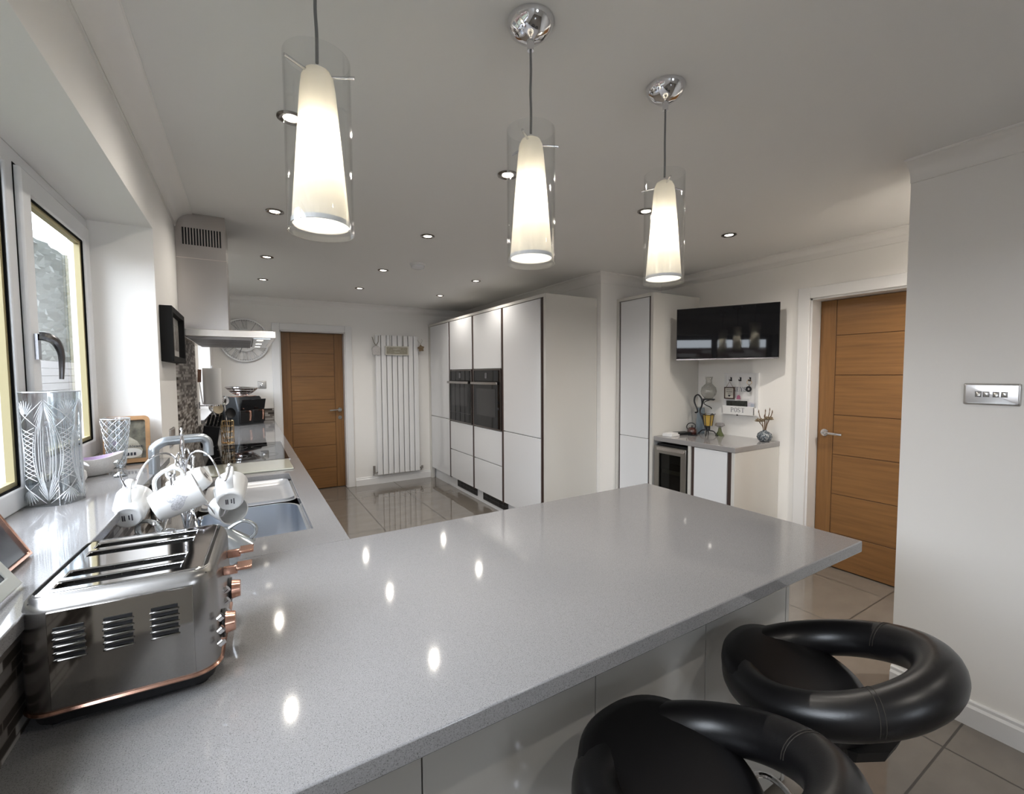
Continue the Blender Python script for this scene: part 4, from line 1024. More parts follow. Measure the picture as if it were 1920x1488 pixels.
m.build('wire_frame',CHROME,fb,local=True)
MB().lathe([(0,.010),(.06,.012),(.11,.034),(.145,.058),(.142,.060),(.107,.038),(.06,.017),(0,.015)],(0,0,0),40).build('inner_dish',pbr('bronze_dish',(.35,.28,.24),.25,metal=.8),fb,local=True)
m=MB(); m.tube([(.15,0,.058),(.175,0,.066),(.20,0,.084),(.19,.02,.088),(.17,.01,.075)],.003,6,sub=3); m.build('handle',CHROME,fb,local=True)

# clock
ck=thing('wall_clock','round silver skeleton wall clock with Roman numerals behind the cooker hood','clock',(.349,YF,1.845))
CKM=pbr('silver_metal',(.62,.61,.60),.35,metal=.4); CKG=pbr('grey_numerals',(.40,.39,.38),.4,metal=.3)
CM=Matrix(((1,0,0,0),(0,0,-1,-.02),(0,1,0,0),(0,0,0,1)))
def ringy(m,r0,r1,d,M,n=64): m.lathe([(r0,0),(r1,0),(r1,d),(r0,d),(r0,0)],(0,0,0),n,M=M)
m=MB(); ringy(m,.230,.245,.018,CM); ringy(m,.218,.222,.008,CM); m.build('outer_ring',CKM,ck,local=True)
m=MB(); ringy(m,.112,.126,.010,CM); m.build('inner_ring',CKM,ck,local=True)
m=MB()
for k in range(60):
    a=2*PI*k/60; q=CM@Matrix.Rotation(a,4,'Z')@Matrix.Translation((0,.227,.002)); m.box(-.002,.002,-.007,.007,0,.006,q)
m.build('minute_marks',MARK,ck,local=True,smooth=False)
ROM=['XII','I','II','III','IIII','V','VI','VII','VIII','IX','X','XI']
for k,t in enumerate(ROM):
    m=MB(); wid={'I':.012,'V':.034,'X':.034}; tot=sum(wid[c] for c in t); x=-tot/2; q=CM@Matrix.Rotation(-2*PI*k/12,4,'Z')@Matrix.Translation((0,.172,.003))
    def bar(x0,x1,w):
        d=Vector((x1-x0,.09)); L=d.length; a=math.atan2(d.x,d.y)
        m.box(-w/2,w/2,-L/2,L/2,0,.004,q@Matrix.Translation(((x0+x1)/2,0,0))@Matrix.Rotation(-a,4,'Z'))
    for c in t:
        w=wid[c]
        if c=='I': bar(x+w/2,x+w/2,.006)
        elif c=='V': bar(x+w/2,x+.003,.007); bar(x+w/2,x+w-.003,.003)
        else: bar(x+.004,x+w-.004,.003); bar(x+w-.004,x+.004,.007)
        x+=w
    m.box(-tot/2-.003,tot/2+.003,.043,.047,0,.005,q).box(-tot/2-.003,tot/2+.003,-.047,-.043,0,.005,q)
    m.build('numeral',CKG,ck,local=True,smooth=False)
m=MB(); q=CM@Matrix.Rotation(R(-62),4,'Z'); m.box(-.004,.004,-.02,.10,.008,.011,q); q=CM@Matrix.Rotation(R(160),4,'Z'); m.box(-.003,.003,-.03,.16,.011,.013,q); m.lathe([(0,0),(.014,0),(.014,.016),(0,.018)],(0,0,0),20,M=CM); m.build('hands',MARK,ck,local=True,smooth=False)
m=MB()
for a in(0,90,180,270): m.box(-.004,.004,.0,.235,.0,.004,CM@Matrix.Rotation(R(a+15),4,'Z'))
m.box(-.02,.02,-.02,.02,-.02,.002,CM); m.build('spokes',CKM,ck,local=True,smooth=False)
# switches
def plate(name,label,M,w,h,n,loc,rock,gap=None):
    o=thing(name,label,'switch',loc); 
    m=MB(); loft(m,[[(x,y,z) for x,y in rrect(-w/2+e,w/2-e,-h/2+e,h/2-e,.006,4)] for z,e in((0,0),(.0015,0),(.0065,.004),(.0075,.007))],M=M); m.build('plate',NICKEL,o,local=True,ang=50)
    for i in range(n):
        x=(i-(n-1)/2)*gap if gap else 0
        if n==4: x=[-.034,-.0125,.0125,.034][i]*1.05
        r=MB(); loft(r,[[(x+a,b,z) for a,b in rrect(-rock/2+e,rock/2-e,-rock*.62+e,rock*.62-e,.003,4)] for z,e in((.0070,0),(.0082,.0005),(.0098 if i%2==0 else .0092,.0016))],M=M@Matrix.Rotation(R(3 if i%2 else -3),4,'X')); ro=r.build('rocker',NICKEL,o,local=True,ang=50)
        rg=MB(); rg.lathe([(rock*.50,.0072),(rock*.62,.0072),(rock*.62,.0078),(rock*.50,.0078),(rock*.50,.0072)],(0,0,0),4,M=M@Matrix.Translation((x,0,0))@Matrix.Diagonal((1,1.22,1,1))@Matrix.Rotation(R(45),4,'Z')@Matrix.Diagonal((1.28,1.28,1,1))); rg.build('surround',pbr('switch_gap',(.08,.08,.085),.4),ro,local=True,smooth=False)
    return o
MW=Matrix(((0,0,-1,0),(-1,0,0,0),(0,1,0,0),(0,0,0,1)))   # on a wall facing -X : local x->-Y, y->Z, z->-X
MF=Matrix(((1,0,0,0),(0,0,-1,0),(0,1,0,0),(0,0,0,1)))     # on a wall facing -Y
plate('light_switch','brushed metal four gang light switch on the near right wall',MW,.158,.086,4,(XN,-.955,1.357),.0155)
plate('light_switch','small metal switch plate on the far wall between clock and oak door',MF,.088,.092,1,(.505,YF,1.335),.03)
plate('wall_socket','metal socket plate on the left wall between window and splashback',Matrix(((0,0,1,0),(1,0,0,0),(0,1,0,0),(0,0,0,1))),.146,.086,2,(XL,1.12,1.16),.012,.07)
# wall picture left
wp=thing('framed_picture','deep black framed picture on the left wall between window and splashback','picture',(XL,1.145,1.51))
MB().grid3([0,.045],[-.22,-.195,.195,.22],[0,.025,.215,.24],[(-9,9,-.195,.195,.025,.215)]).build('frame',MATTB,wp,local=True,bevel=.002)
pc=MB().box(.002,.020,-.195,.195,.025,.215).build('mount',pbr('picture_mount',(.50,.49,.47),.4),wp,local=True,smooth=False)
for k in range(3): MB().box(.020,.0215,-.17+.12*k,-.07+.12*k,.06,.18).build('print',pbr('small_print',(.18,.17,.16),.4,var=.7,vscale=40),pc,local=True,smooth=False)

# radiator
rd=thing('radiator','tall white vertical panel radiator on the far wall','radiator',(2.083,YF,.13))
bars=8; w0=-.29; bw_=.0725
for k in range(bars):
    x=w0+k*bw_; m=MB(); loft(m,[[(a,b,z) for a,b in rrect(x+.0045,x+bw_-.0045,-.075,-.040,.006,3)] for z in(0,1.83)]); m.build('column',TRIM,rd,local=True,ang=50)
m=MB(); m.box(w0+.02,w0+.56,-.041,-.030,.05,.10).box(w0+.02,w0+.56,-.041,-.030,1.72,1.77).box(w0+.05,w0+.09,-.036,0,.2,.26).box(w0+.49,w0+.53,-.036,0,.2,.26).box(w0+.05,w0+.09,-.036,0,1.6,1.66).box(w0+.49,w0+.53,-.036,0,1.6,1.66); m.build('header_rail',TRIM,rd,local=True,smooth=False)
VM=pbr('valve_chrome',(.4,.38,.36),.3,metal=1)
m=MB(); m.cyl((-.33,-.05,.02),(-.33,-.05,.12),.015); m.cyl((-.33,-.05,.03),(-.28,-.05,.03),.010); m.cyl((-.33,-.05,.03),(-.33,-.005,-.01),.007,n=10); m.build('thermostatic_valve',VM,rd,local=True)
m=MB(); m.cyl((.325,-.05,.02),(.325,-.05,.055),.013); m.cyl((.285,-.05,.03),(.325,-.05,.03),.010); m.cyl((.325,-.05,.03),(.325,-.005,-.01),.007,n=10); m.build('lockshield_valve',VM,rd,local=True)
CORDW=pbr('twine',(.25,.22,.18),.8)
# radiator hangings
sg=thing('hanging_sign','small cream framed sign hanging on the middle of the radiator','sign',(2.07,YF-.092,1.70))
MB().grid3([-.155,-.14,.14,.155],[-.012,0],[0,.014,.105,.12],[(-.14,.14,-9,9,.014,.105)]).build('frame',pbr('cream_frame',(.55,.53,.47),.6),sg,local=True)
bb=MB().box(-.14,.14,-.008,-.003,.014,.105).build('board',pbr('grey_board',(.30,.28,.22),.7,var=.15,vscale=60),sg,local=True,smooth=False)
m=MB(); m.text('HAPPY',Mx((0,-.0088,.078),(R(90),0,0)),.034,.0004); m.text('home',Mx((0,-.0088,.040),(R(90),0,0)),.030,.0004); m.build('lettering',pbr('pale_text',(.55,.52,.46),.7),bb,local=True,smooth=False)
m=MB(); m.tube([(-.09,0,.12),(-.09,.003,.26)],.0025,6); m.tube([(.09,0,.12),(.09,.003,.26)],.0025,6); m.build('string',CORDW,sg,local=True)
st=thing('hanging_star','small brown star decoration hanging on the right of the radiator','decoration',(2.40,YF-.09,1.80))
P=[]
for k in range(10):
    r=.052 if k%2==0 else .034; a=R(90+36*k+8); P.append((r*math.cos(a),r*math.sin(a)))
m=MB(); m.prism(P,0,.014,Matrix(((1,0,0,0),(0,0,-1,0),(0,1,0,0),(0,0,0,1)))); m.build('star',pbr('brown_wicker',(.20,.14,.08),.8,var=.5,vscale=90),st,local=True,bevel=.004)
m=MB(); m.tube([(0,0,.05),(-.035,.01,.10),(-.04,.02,.125)],.003,6); m.tube([(0,0,.05),(.025,.01,.10),(.02,.02,.125)],.003,6); m.build('string',pbr('grey_ribbon',(.5,.48,.46),.8),st,local=True)
hg=thing('hanging_heart','pale grey hanging decoration on the left of the radiator','decoration',(1.80,YF-.09,1.70))
m=MB(); m.prism([(-.05,.0),(.05,.0),(.055,.09),(.02,.12),(-.02,.12),(-.055,.09)],0,.015,Matrix(((1,0,0,0),(0,0,-1,0),(0,1,0,0),(0,0,0,1)))); m.build('plaque',pbr('pale_grey_fabric',(.52,.50,.49),.8,var=.12,vscale=70),hg,local=True,bevel=.005)
m=MB(); m.tube([(0,0,.12),(-.03,.0,.17),(-.045,.01,.23)],.004,6); m.tube([(0,0,.12),(.03,0,.17),(.035,.01,.25)],.004,6); m.build('ribbon',CORDW,hg,local=True)

# television
tv=thing('television','black flat television on the wall above the small grey worktop','television',(3.63,.69,1.553),(0,0,R(27.3)))
MB().box(0,.035,-.371,.371,0,.424).build('housing',BLACK,tv,local=True,bevel=.003)
MB().box(-.002,0,-.366,.366,.014,.419).build('screen',BLACKG,tv,local=True,smooth=False)
MB().box(-.003,.001,-.370,.370,.0,.009).build('lower_bezel',pbr('tv_bezel',(.3,.27,.26),.15,metal=.9),tv,local=True)
m=MB(); m.box(.035,.050,-.10,.10,.12,.32); m.cyl((.05,0,.22),(.17,-.02,.22),.015); m.tube([(.17,-.02,.22),(.21,-.06,.22),(.262,-.101,.22)],.015,10); m.cyl((.250,-.094,.22),(.258,-.098,.22),.012,n=24); m.build('wall_bracket',BLACK,tv,local=True)
# key and post board
kp=thing('key_board','white wooden key and post board with POST pocket under the television','board',(XTV,.715,1.09))
def MBX(): return MB()
MB().box(-.014,0,-.150,.150,0,.355).build('board',TRIM,kp,local=True,bevel=.002)
MB().grid3([-.020,-.014],[-.150,-.132,.132,.150],[0,.018,.337,.355],[(-9,9,-.132,.132,.018,.337)]).build('raised_border',TRIM,kp,local=True,smooth=False)
pk=MB().box(-.058,-.052,-.14,.14,.010,.078).box(-.058,-.014,-.14,-.134,.01,.07).box(-.058,-.014,.134,.14,.01,.07).box(-.058,-.014,-.14,.14,.006,.012).build('post_pocket',TRIM,kp,local=True,bevel=.001)
def serif(m,txt,size,M):
    # strokes in a unit cell .7 wide, 1 high, drawn as thin bars
    G={'P':[((.15,0),(.15,1),.13),((.0,0),(.32,0),.05),((0,1),(.3,1),.05),((.15,1),(.45,.97),.05),((.45,.97),(.6,.82),.10),((.6,.82),(.6,.66),.12),((.6,.66),(.45,.5),.10),((.45,.5),(.15,.48),.05)],
       'O':[((.35,1),(.15,.88),.07),((.15,.88),(.05,.65),.11),((.05,.65),(.05,.35),.13),((.05,.35),(.15,.12),.11),((.15,.12),(.35,0),.07),((.35,0),(.55,.12),.07),((.55,.12),(.66,.35),.11),((.66,.35),(.66,.65),.13),((.66,.65),(.55,.88),.11),((.55,.88),(.35,1),.07)],
       'S':[((.58,.78),(.58,.98),.04),((.56,.84),(.42,.98),.07),((.42,.98),(.2,.98),.06),((.2,.98),(.07,.82),.1),((.07,.82),(.1,.64),.12),((.1,.64),(.52,.40),.13),((.52,.40),(.58,.2),.12),((.58,.2),(.42,.02),.09),((.42,.02),(.2,.02),.06),((.2,.02),(.06,.16),.07),((.05,.02),(.05,.25),.04)],
       'T':[((.35,0),(.35,1),.13),((.18,0),(.52,0),.05),((.02,1),(.68,1),.05),((.02,.8),(.02,1),.04),((.68,.8),(.68,1),.04)],
       'K':[((.15,0),(.15,1),.13),((0,0),(.3,0),.05),((0,1),(.3,1),.05),((.15,.42),(.6,1),.05),((.28,.56),(.62,0),.12),((.48,1),(.7,1),.05),((.48,0),(.72,0),.05)],
       'E':[((.15,0),(.15,1),.13),((0,0),(.58,0),.05),((0,1),(.56,1),.05),((.15,.5),(.42,.5),.05),((.58,0),(.6,.2),.04),((.56,.8),(.56,1),.04),((.42,.4),(.42,.6),.04)],
       'Y':[((.35,0),(.35,.48),.13),((.2,0),(.5,0),.05),((.35,.48),(.08,1),.12),((.35,.48),(.62,1),.05),((0,1),(.22,1),.05),((.5,1),(.72,1),.05)]}
    n=len(txt); adv=.86; x0=-(n*adv-.16)/2*size
    for c in txt:
        for (a,b,w) in G[c]:
            p=Vector((x0+a[0]*size,(a[1]-.5)*size));q=Vector((x0+b[0]*size,(b[1]-.5)*size)); d=q-p; L=d.length; t=math.atan2(d.y,d.x)
            m.box(-L/2-w*size*.2,L/2+w*size*.2,-w*size/2,w*size/2,0,.0008,M@Matrix.Translation(((p.x+q.x)/2,(p.y+q.y)/2,0))@Matrix.Rotation(t,4,'Z'))
        x0+=adv*size
m=MB(); serif(m,'POST',.036,Matrix.Translation((-.0581,0,.046))@MW); m.build('post_lettering',GREYTXT,pk,local=True,smooth=False)
m=MB(); serif(m,'KEYS',.036,Matrix.Translation((-.0141,.010,.218))@MW); m.build('keys_lettering',GREYTXT,kp,local=True,smooth=False)
for y in(.087,.003,-.080):
    h=MB(); h.box(-.018,-.014,y-.006,y+.006,.285,.318); h.tube([(-.018,y,.300),(-.034,y+.002,.288),(-.036,y+.004,.302)],.0032,8,sub=3); h.tube([(-.018,y,.312),(-.028,y,.318)],.003,8); h.build('hook',IRON,kp,local=True)
MB().cyl((-.062,0,.004),(-.056,0,.004),.006,n=12).build('knob',IRON,pk,local=True)
hs=thing('hanging_sign','small square dark framed sign with a heart, hanging from the left key hook','sign',(XTV-.040,.80,1.225))
MB().grid3([-.006,.004],[-.045,-.038,.038,.045],[0,.008,.092,.100],[(-9,9,-.038,.038,.008,.092)]).build('frame',pbr('dark_wood',(.05,.025,.02),.5),hs,local=True,smooth=False)
bo=MB().box(-.002,.002,-.038,.038,.008,.092).build('board',pbr('cream_board',(.55,.53,.48),.6),hs,local=True,smooth=False)
m=MB(); m.text('This is',Mx((0,0,0)),.016,.0003); 
m=MB(); m.text('Home is',Matrix.Translation((-.0025,0,.078))@MW,.015,.0003); m.text('my happy',Matrix.Translation((-.0025,0,.062))@MW,.014,.0003); m.text('place',Matrix.Translation((-.0025,0,.047))@MW,.013,.0003)
P=[(x,y) for x,y in heart(.011,24)]; m.prism(P,0,.0008,Matrix.Translation((-.0022,0,.027))@MW); m.build('lettering',MARK,bo,local=True,smooth=False)
m=MB(); m.tube([(0,-.030,.10),(0,0,.148),(0,.030,.10)],.0022,6); m.build('string',CORDW,hs,local=True)
ky=thing('keys','bunch of keys on a ring with a dark round fob, on the right key hook','keys',(XTV-.038,.630,1.27))
m=MB(); m.tube([(0,.020*math.cos(2*PI*i/20),.098+.020*math.sin(2*PI*i/20)) for i in range(20)],.0018,6,closed=True); m.build('ring',BRASS,ky,local=True)
m=MB(); m.lathe([(.010,0),(.024,0),(.024,.006),(.010,.006),(.010,0)],(0,0,0),20,M=Matrix.Translation((0,.002,.042))@MW); m.cyl((0,.0,.062),(0,.0,.08),.003,n=8); m.build('fob',IRON,ky,local=True)
m=MB(); m.box(-.004,-.002,-.016,-.006,.0,.05).box(-.004,-.002,-.018,-.004,.035,.055); m.build('key',NICKEL,ky,local=True,smooth=False)
kl=thing('key_lanyard','thin keys on a cord with a pink tag, on the middle key hook','keys',(XTV-.038,.718,1.225))
m=MB(); m.tube([(0,.004,.148),(0,.004,.03)],.0015,6); m.tube([(0,-.004,.148),(0,-.004,.03)],.0015,6); m.build('cord',NICKEL,kl,local=True)
m=MB(); m.prism([(-.018,0),(.018,0),(.012,.028),(0,.036),(-.012,.028)],0,.004,MW); m.build('tag',pbr('pink_tag',(.35,.12,.20),.5),kl,local=True)
def card(name,lab,y,z,w,h,col,tilt,x,cat='letter',var=.0):
    o=MB().box(-.001,.001,-w/2,w/2,0,h).build(name,pbr(name+'_card',col,.5,var=var,vscale=50),local=True,smooth=False)
    o.location=(XTV+x,y,z); o.rotation_euler=(R(tilt),0,0); tag(o,lab,cat,'post in the white pocket'); return o
card('postcard','white postcard edge behind the black one, in the post pocket',.735,1.108,.20,.122,(.68,.68,.68),-1.0,-.024)
card('postcard','black patterned postcard standing in the post pocket',.735,1.108,.185,.103,(.02,.022,.02),-1.5,-.034,var=.9)
card('envelope','pale lilac envelope at the right end of the post pocket',.625,1.108,.055,.095,(.60,.58,.64),4,-.030)
card('envelope','grey blue envelope leaning outermost in the post pocket',.605,1.108,.030,.085,(.42,.46,.55),6,-.040)
# counter things
ZS=.910
def boxy(name,lab,cat,x,y,rz,sx,sy,sz,m_,z=ZS,grp=None):
    o=MB().box(-sx/2,sx/2,-sy/2,sy/2,0,sz).build(name,m_,local=True,bevel=.002); o.location=(x,y,z); o.rotation_euler=(0,0,R(rz)); tag(o,lab,cat,grp); return o
boxy('notebook','lower of two small white boxes at the left end of the small worktop','box',3.45,1.055,6,.12,.09,.014,PAPER)
boxy('notebook','upper of two small white boxes at the left end of the small worktop','box',3.45,1.06,14,.115,.085,.012,PAPER,z=ZS+.0142)
boxy('wallet','flat black wallet behind the white boxes on the small worktop','wallet',3.60,1.06,-12,.13,.085,.022,BLACK)
boxy('phone','thin black phone lying beside the wallet','phone',3.66,.985,25,.14,.07,.009,BLACKG)
# oil lamp stand
ol=thing('candle_lamp_stand','black wrought iron stand carrying a glass chimney and an amber cup','lamp',(3.76,.925,ZS))
ol.scale=(1.25,1.25,1.25)
m=MB()
m.tube([(-.055,-.03,.030),(-.01,0,.032),(.05,.03,.030)],.0055,8,sub=4)
for a,b in((-.055,-.03),(.05,.03),(0,-.055),(.0,.05)): m.tube([(0,0,.032),(a*.8,b*.8,.030),(a*1.25,b*1.25,.010),(a*1.45,b*1.45,.004)],.004,8,sub=4)
m.tube([(0.0,.01,.03),(-.002,.035,.10),(-.002,.060,.16),(-.002,.045,.205),(-.002,.05,.25),(-.002,.075,.275),(-.002,.100,.262),(-.002,.106,.225),(-.002,.085,.18),(-.002,.080,.155),(-.002,.098,.148)],.0055,8,sub=5)
m.tube([(-.002,.045,.205),(-.002,.03,.242),(-.002,-.0,.247),(-.002,-.045,.245)],.0055,8,sub=3)
m.tube([(.0+.038*math.cos(2*PI*i/28),-.005+.038*math.sin(2*PI*i/28),.247) for i in range(28)],.004,6,closed=True)
m.tube([(math.cos(t/8)*(.036-.018*t/44)*1.0,-.005+math.sin(t/8)*(.036-.018*t/44),.245-.065*t/44) for t in range(0,44*1)],.003,6)
m.build('iron_stand',IRON,ol,local=True)
m=MB(); m.lathe([(.022,.0),(.030,.008),(.047,.03),(.052,.052),(.046,.078),(.030,.095),(.021,.105),(.020,.13),(.026,.152),(.025,.152),(.019,.13),(.020,.105),(.029,.094),(.045,.077),(.0505,.052),(.045,.03),(.029,.009),(.022,.0)],(0,-.005,.250),40); m.build('glass_chimney',thin_glass('chimney_glass',(.88,.88,.87),refl=1.2,base=.06),ol,local=True,ang=60)
m=MB(); m.lathe([(0,0),(.024,0),(.034,.075),(.036,.078),(.032,.078),(.022,.006),(0,.006)],(.0,-.005,.065),6); m.build('amber_cup',pbr('amber_glass',(.42,.28,.05),.1,coat=.5),ol,local=True,ang=20)
m=MB(); 
for k in range(6):
    a=2*PI*k/6; m.tube([(.025*math.cos(a),-.005+.025*math.sin(a),.062),(.037*math.cos(a),-.005+.037*math.sin(a),.145),(.046*math.cos(a),-.005+.046*math.sin(a),.148)],.0022,6)
m.tube([(.037*math.cos(2*PI*i/24),-.005+.037*math.sin(2*PI*i/24),.143) for i in range(24)],.003,6,closed=True); m.cyl((0,-.005,.03),(0,-.005,.065),.014,n=16)
m.build('cup_cage',IRON,ol,local=True)
gh=thing('glass_bottle','tall ribbed blue grey glass bottle behind the iron stand','bottle',(3.83,1.045,ZS))
gh.scale=(1.15,1.15,1.1)
m=MB(); m.lathe([(0,0),(.030,0),(.033,.01),(.034,.10),(.030,.125),(.030,.20),(.028,.205),(0,.205)],(0,0,0),12); m.build('body',pbr('blue_grey_glass',(.20,.25,.29),.12,coat=.4),gh,local=True,ang=20)
m=MB(); m.lathe([(.026,.205),(.030,.207),(.030,.214),(0,.216)],(0,0,0),24); m.build('rim',thin_glass('clear_rim',(.9,.9,.9),base=.1),gh,local=True)
br_=thing('kettle_ornament','small brown glazed kettle ornament at the left of the iron stand','ornament',(3.70,1.035,ZS))
m=MB(); m.lathe([(0,0),(.034,0),(.040,.016),(.038,.040),(.026,.056),(.012,.060),(0,.062)],(0,0,0),32); m.build('pot',pbr('brown_glaze',(.055,.018,.015),.1,coat=.6),br_,local=True,ang=60)
m=MB(); m.tube([(0,.034,.03),(0,.055,.055),(0,.04,.085),(0,0,.098),(0,-.035,.08),(0,-.03,.05)],.004,8,sub=4); m.lathe([(0,.062),(.008,.063),(.006,.075),(0,.078)],(0,0,0),14); m.build('iron_handle',IRON,br_,local=True)
gd=thing('candle_dish','clear glass dish on a green flared foot, right of the iron stand','candle holder',(3.80,.835,ZS))
gd.scale=(1.2,1.2,1.25)
m=MB(); m.lathe([(0,.0),(.030,0),(.030,.003),(.014,.030),(.009,.055),(0,.055)],(0,0,0),28); m.build('foot',pbr('green_glass',(.06,.075,.02),.12,coat=.5),gd,local=True)
m=MB(); m.lathe([(0,.055),(.012,.056),(.034,.070),(.030,.084),(.024,.088),(.023,.087),(.028,.083),(.031,.071),(.011,.059),(0,.058)],(0,0,0),32); m.build('dish',thin_glass('dish_glass',(.9,.89,.9),base=.10,refl=1.2),gd,local=True,ang=60)
# vase with dried flowers
fv=thing('bud_vase','small round dark speckled vase at the right end of the small worktop','vase',(3.80,.455,ZS))
sp=pbr('speckled_glaze',(.1,.12,.14),.25); nt=sp.node_tree; tc=N(nt,'ShaderNodeTexCoord'); vo=N(nt,'ShaderNodeTexVoronoi',i_Scale=90.0); nt.links.new(tc.outputs['Object'],vo.inputs['Vector']); nt.links.new(ramp(nt,vo.outputs['Distance'],[(.2,(.40,.42,.42)),(.45,(.09,.11,.13)),(.8,(.05,.06,.075))]),nt.nodes['Principled BSDF'].inputs['Base Color'])
m=MB(); m.lathe([(0,0),(.030,0),(.045,.012),(.055,.036),(.048,.062),(.028,.078),(.014,.083),(.015,.090),(.011,.090),(.010,.080),(0,.075)],(0,0,0),40); m.build('body',sp,fv,local=True,ang=60)
DRY=pbr('dried_stem',(.16,.10,.06),.8,var=.3,vscale=90); DRYF=pbr('dried_flower',(.22,.17,.11),.85,var=.4,vscale=120)
df=thing('dried_flowers','brown dried flower stems standing in the small speckled vase','dried flowers',(3.80,.455,ZS+.083))
for k,(yy,xx,zz,fl) in enumerate(((.050,0,.155,0),(.040,.0,.075,1),(-.008,-.01,.165,0),(-.030,.01,.175,0),(-.055,0,.160,0),(-.030,.0,.095,1),(.010,.01,.12,0))):
    m=MB(); m.tube([(0,0,-.05),(xx*.3,yy*.35,zz*.35),(xx,yy*.85,zz*.75),(xx,yy,zz)],[.0026,.003,.0034,.0018],6,sub=4)
    m.lathe([(0,-.018),(.0035,-.01),(.004,0),(0,.014)],(xx,yy,zz-.004),8); sm_=m.build('stem',DRY,df,local=True)
    if fl:
        q=MB(); 
        for j in range(16):
            a=2.4*j; e=.3+.9*(j/16); d=Vector((math.cos(a)*math.cos(e),math.sin(a)*math.cos(e),math.sin(e)-.35))*.040; p=Vector((xx,yy,zz)); q.tube([p-d*.1,p+d*.6,p+d],[.008,.0075,.002],6)
        q.build('flower_head',DRYF,sm_,local=True)

# ------------------------------------------------------------------ bar stools
def make_stool(label):
    s=thing('bar_stool',label,'bar stool',(0,0,0),group='black padded bar stools at the peninsula')
    # ring: local +X is the back; tube centre path with height rising to the back
    n=72;k=22;vs=[];fs=[]
    for i in range(n):
        a=2*PI*i/n; c,s_=math.cos(a),math.sin(a)
        back=(1+c)/2
        rr=.196; zc=.646+.140*back**1.3
        th=.047; hh=.047+.004*back       # radial and vertical half thickness
        ce=Vector((rr*c*1.0,rr*s_*.98,zc)); rad=Vector((c,s_,0))
        lean=R(12)*back
        for j in range(k):
            t=2*PI*j/k; u=math.cos(t)*th; v=math.sin(t)*hh
            u2=u*math.cos(lean)+v*math.sin(lean); v2=-u*math.sin(lean)+v*math.cos(lean)
            vs.append(ce+rad*u2+Vector((0,0,v2)))
    for i in range(n):
        for j in range(k): fs.append((i*k+j,i*k+(j+1)%k,((i+1)%n)*k+(j+1)%k,((i+1)%n)*k+j))
    m=MB(); m.add(vs,fs); ring=m.build('padded_ring',LEATH,s,local=True,ang=80)
    # seat pad: dished disc that fills the front and leaves a gap at the back
    m=MB(); rings=[]; nn=64
    def pad(sc,dz):
        P=[]
        for i in range(nn):
            a=2*PI*i/nn; ca,sa=math.cos(a),math.sin(a)
            X=-.076+.168*sc*math.copysign(abs(ca)**.85,ca); Y=.176*sc*math.copysign(abs(sa)**.9,sa)
            P.append((X,Y,.704-.20*(X+.24)+dz))
        return P
    for sc,dz in ((.70,-.085),(.88,-.080),(.985,-.055),(1.0,-.030),(.985,-.010),(.93,.002),(.80,.006),(.5,.004),(.15,.002)): rings.append(pad(sc,dz))
    loft(m,rings,True,True); m.build('seat_pad',LEATH,s,local=True,ang=80)
    m=MB(); m.lathe([(0,.562),(.09,.562),(.115,.568),(.130,.580),(.140,.61),(.12,.61),(0,.61)],(0,0,0),12); m.build('seat_shell',BLACK,s,local=True,ang=20)
    st_=MB()
    for a0 in(62,-62):
        st_=MB()
        for off in(-1.2,1.2):
            P=[]
            for q in range(0,15):
                t=-100+200*q/14; a=R(a0+off); back=(1+math.cos(a))/2; th=.0474;hh=.0474+.004*back
                u=math.cos(R(t+90))*th; v=math.sin(R(t+90))*hh; lean=R(12)*back
                u2=u*math.cos(lean)+v*math.sin(lean); v2=-u*math.sin(lean)+v*math.cos(lean)
                P.append((.196*math.cos(a)+math.cos(a)*u2,.196*.98*math.sin(a)+math.sin(a)*u2,.646+.140*back**1.3+v2))
            st_.tube(P,.0009,5)
        st_.build('stitching',STITCH,ring,local=True)
    MB().cyl((0,0,.30),(0,0,.563),.022).cyl((0,0,.02),(0,0,.32),.030).build('gas_column',CHROME,s,local=True)
    MB().lathe([(0,0),(.20,0),(.205,.006),(.19,.014),(.08,.030),(.035,.045),(0,.045)],(0,0,0),64).build('base_plate',CHROME,s,local=True)
    m=MB(); m.tube([(-.03,0,.26),(-.10,.09,.255),(-.17,.10,.255),(-.21,0,.255),(-.17,-.10,.255),(-.10,-.09,.255),(-.03,0,.26)],.009,10,sub=5); m.build('foot_rest',CHROME,s,local=True)
    m=MB(); m.tube([(0,.02,.556),(0,.10,.550),(0,.15,.54)],.005,8); m.build('height_lever',CHROME,s,local=True)
    return s
s1=make_stool('black leather bar stool on the right, farther from the camera')
s1.location=(1.575,-.964,.0); s1.rotation_euler=(0,0,R(-74))
s2_=copy_tree(s1); s2_['label']='black leather bar stool nearest the camera, cut off by the bottom of the photo'
s2_.location=(1.04,-.995,0); s2_.rotation_euler=(0,0,R(-88))

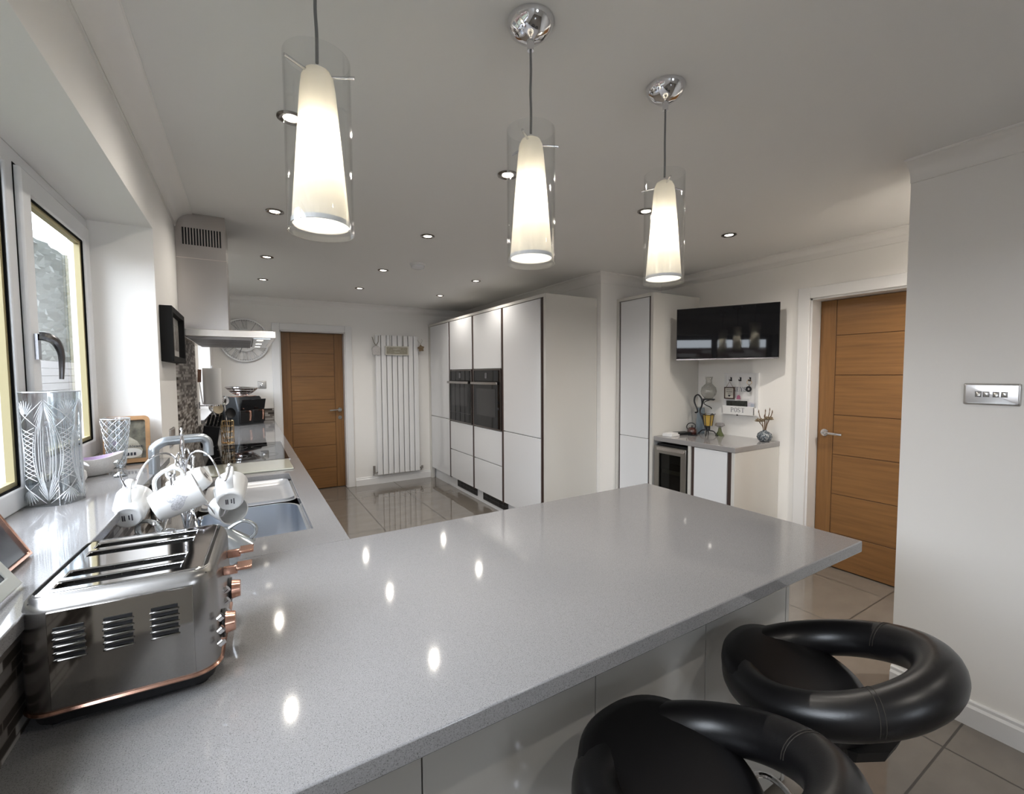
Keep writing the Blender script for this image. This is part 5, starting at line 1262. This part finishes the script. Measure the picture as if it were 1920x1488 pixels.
# ------------------------------------------------------------------ outside
GRASS=pbr('grass',(.07,.075,.055),.9,var=.3,vscale=3); 
o=MB().box(-24,-.31,-14,26,-.25,-.152).build('lawn',GRASS,smooth=False); tag(o,'lawn outside the kitchen window','lawn')
def leafmat():
    m=pbr('hedge_leaves',(.06,.10,.05),.8); nt=m.node_tree; tc=N(nt,'ShaderNodeNewGeometry'); n=N(nt,'ShaderNodeTexNoise',i_Scale=22.0,i_Detail=8.0,i_Roughness=.8); nt.links.new(tc.outputs['Position'],n.inputs[0])
    nt.links.new(ramp(nt,n.outputs['Fac'],[(.3,(.004,.007,.005)),(.5,(.011,.016,.013)),(.72,(.03,.040,.033))]),nt.nodes['Principled BSDF'].inputs['Base Color']); return m
m=MB(); random.seed(5); nx,nz=420,44; vs=[];fs=[]
def hx_(i,j): return -3.3+.10*math.sin(i*1.7+j*.9)+random.uniform(-.06,.06)
for i in range(nx+1):
    for j in range(nz+1):
        z=-.15+4.75*j/nz; vs.append((hx_(i,j)-(.5*max(0,j-nz+4)/4),1.5+55*i/nx,z+(random.uniform(-.12,.12) if j>nz-3 else 0)))
for i in range(nx):
    for j in range(nz): a=i*(nz+1)+j; fs.append((a,a+1,a+nz+2,a+nz+1))
n0=len(vs); vs+=[(p[0]-1.4,p[1],p[2]) for p in vs]; 
fs+=[tuple(reversed([q+n0 for q in f])) for f in fs[:nx*nz]]
top=[i*(nz+1)+nz for i in range(nx+1)]
for a,b in zip(top,top[1:]): fs.append((a,b,b+n0,a+n0))
m.add(vs,fs); tag(m.build('hedge',leafmat(),smooth=False),'tall dense green hedge seen through the near window','hedge',kind=None)
fn=thing('garden_fence','grey brown horizontal board fence in front of the hedge','fence',(-2.95,8,-.15))
m=MB()
FW=pbr('fence_wood',(.030,.027,.026),.8,var=.15,vscale=4)
for k in range(13): m.box(-.02,.02,-6,10,.02+k*.145,.155+k*.145)
m.build('boards',FW,fn,local=True,smooth=False)
for y in(-6,-2,2,6,10): MB().box(-.05,.05,y-.05,y+.05,0,1.98).build('post',FW,fn,local=True,smooth=False)
bk=mosaic('brick_wall','Y',.225,.075,(.035,.012,.010),(.055,.028,.022))
o=MB().box(-3.1,-2.9,-6,2.0,-.15,2.0).build('garden_wall',bk,smooth=False); tag(o,'reddish brown brick garden wall at the left edge of the window view','garden wall')
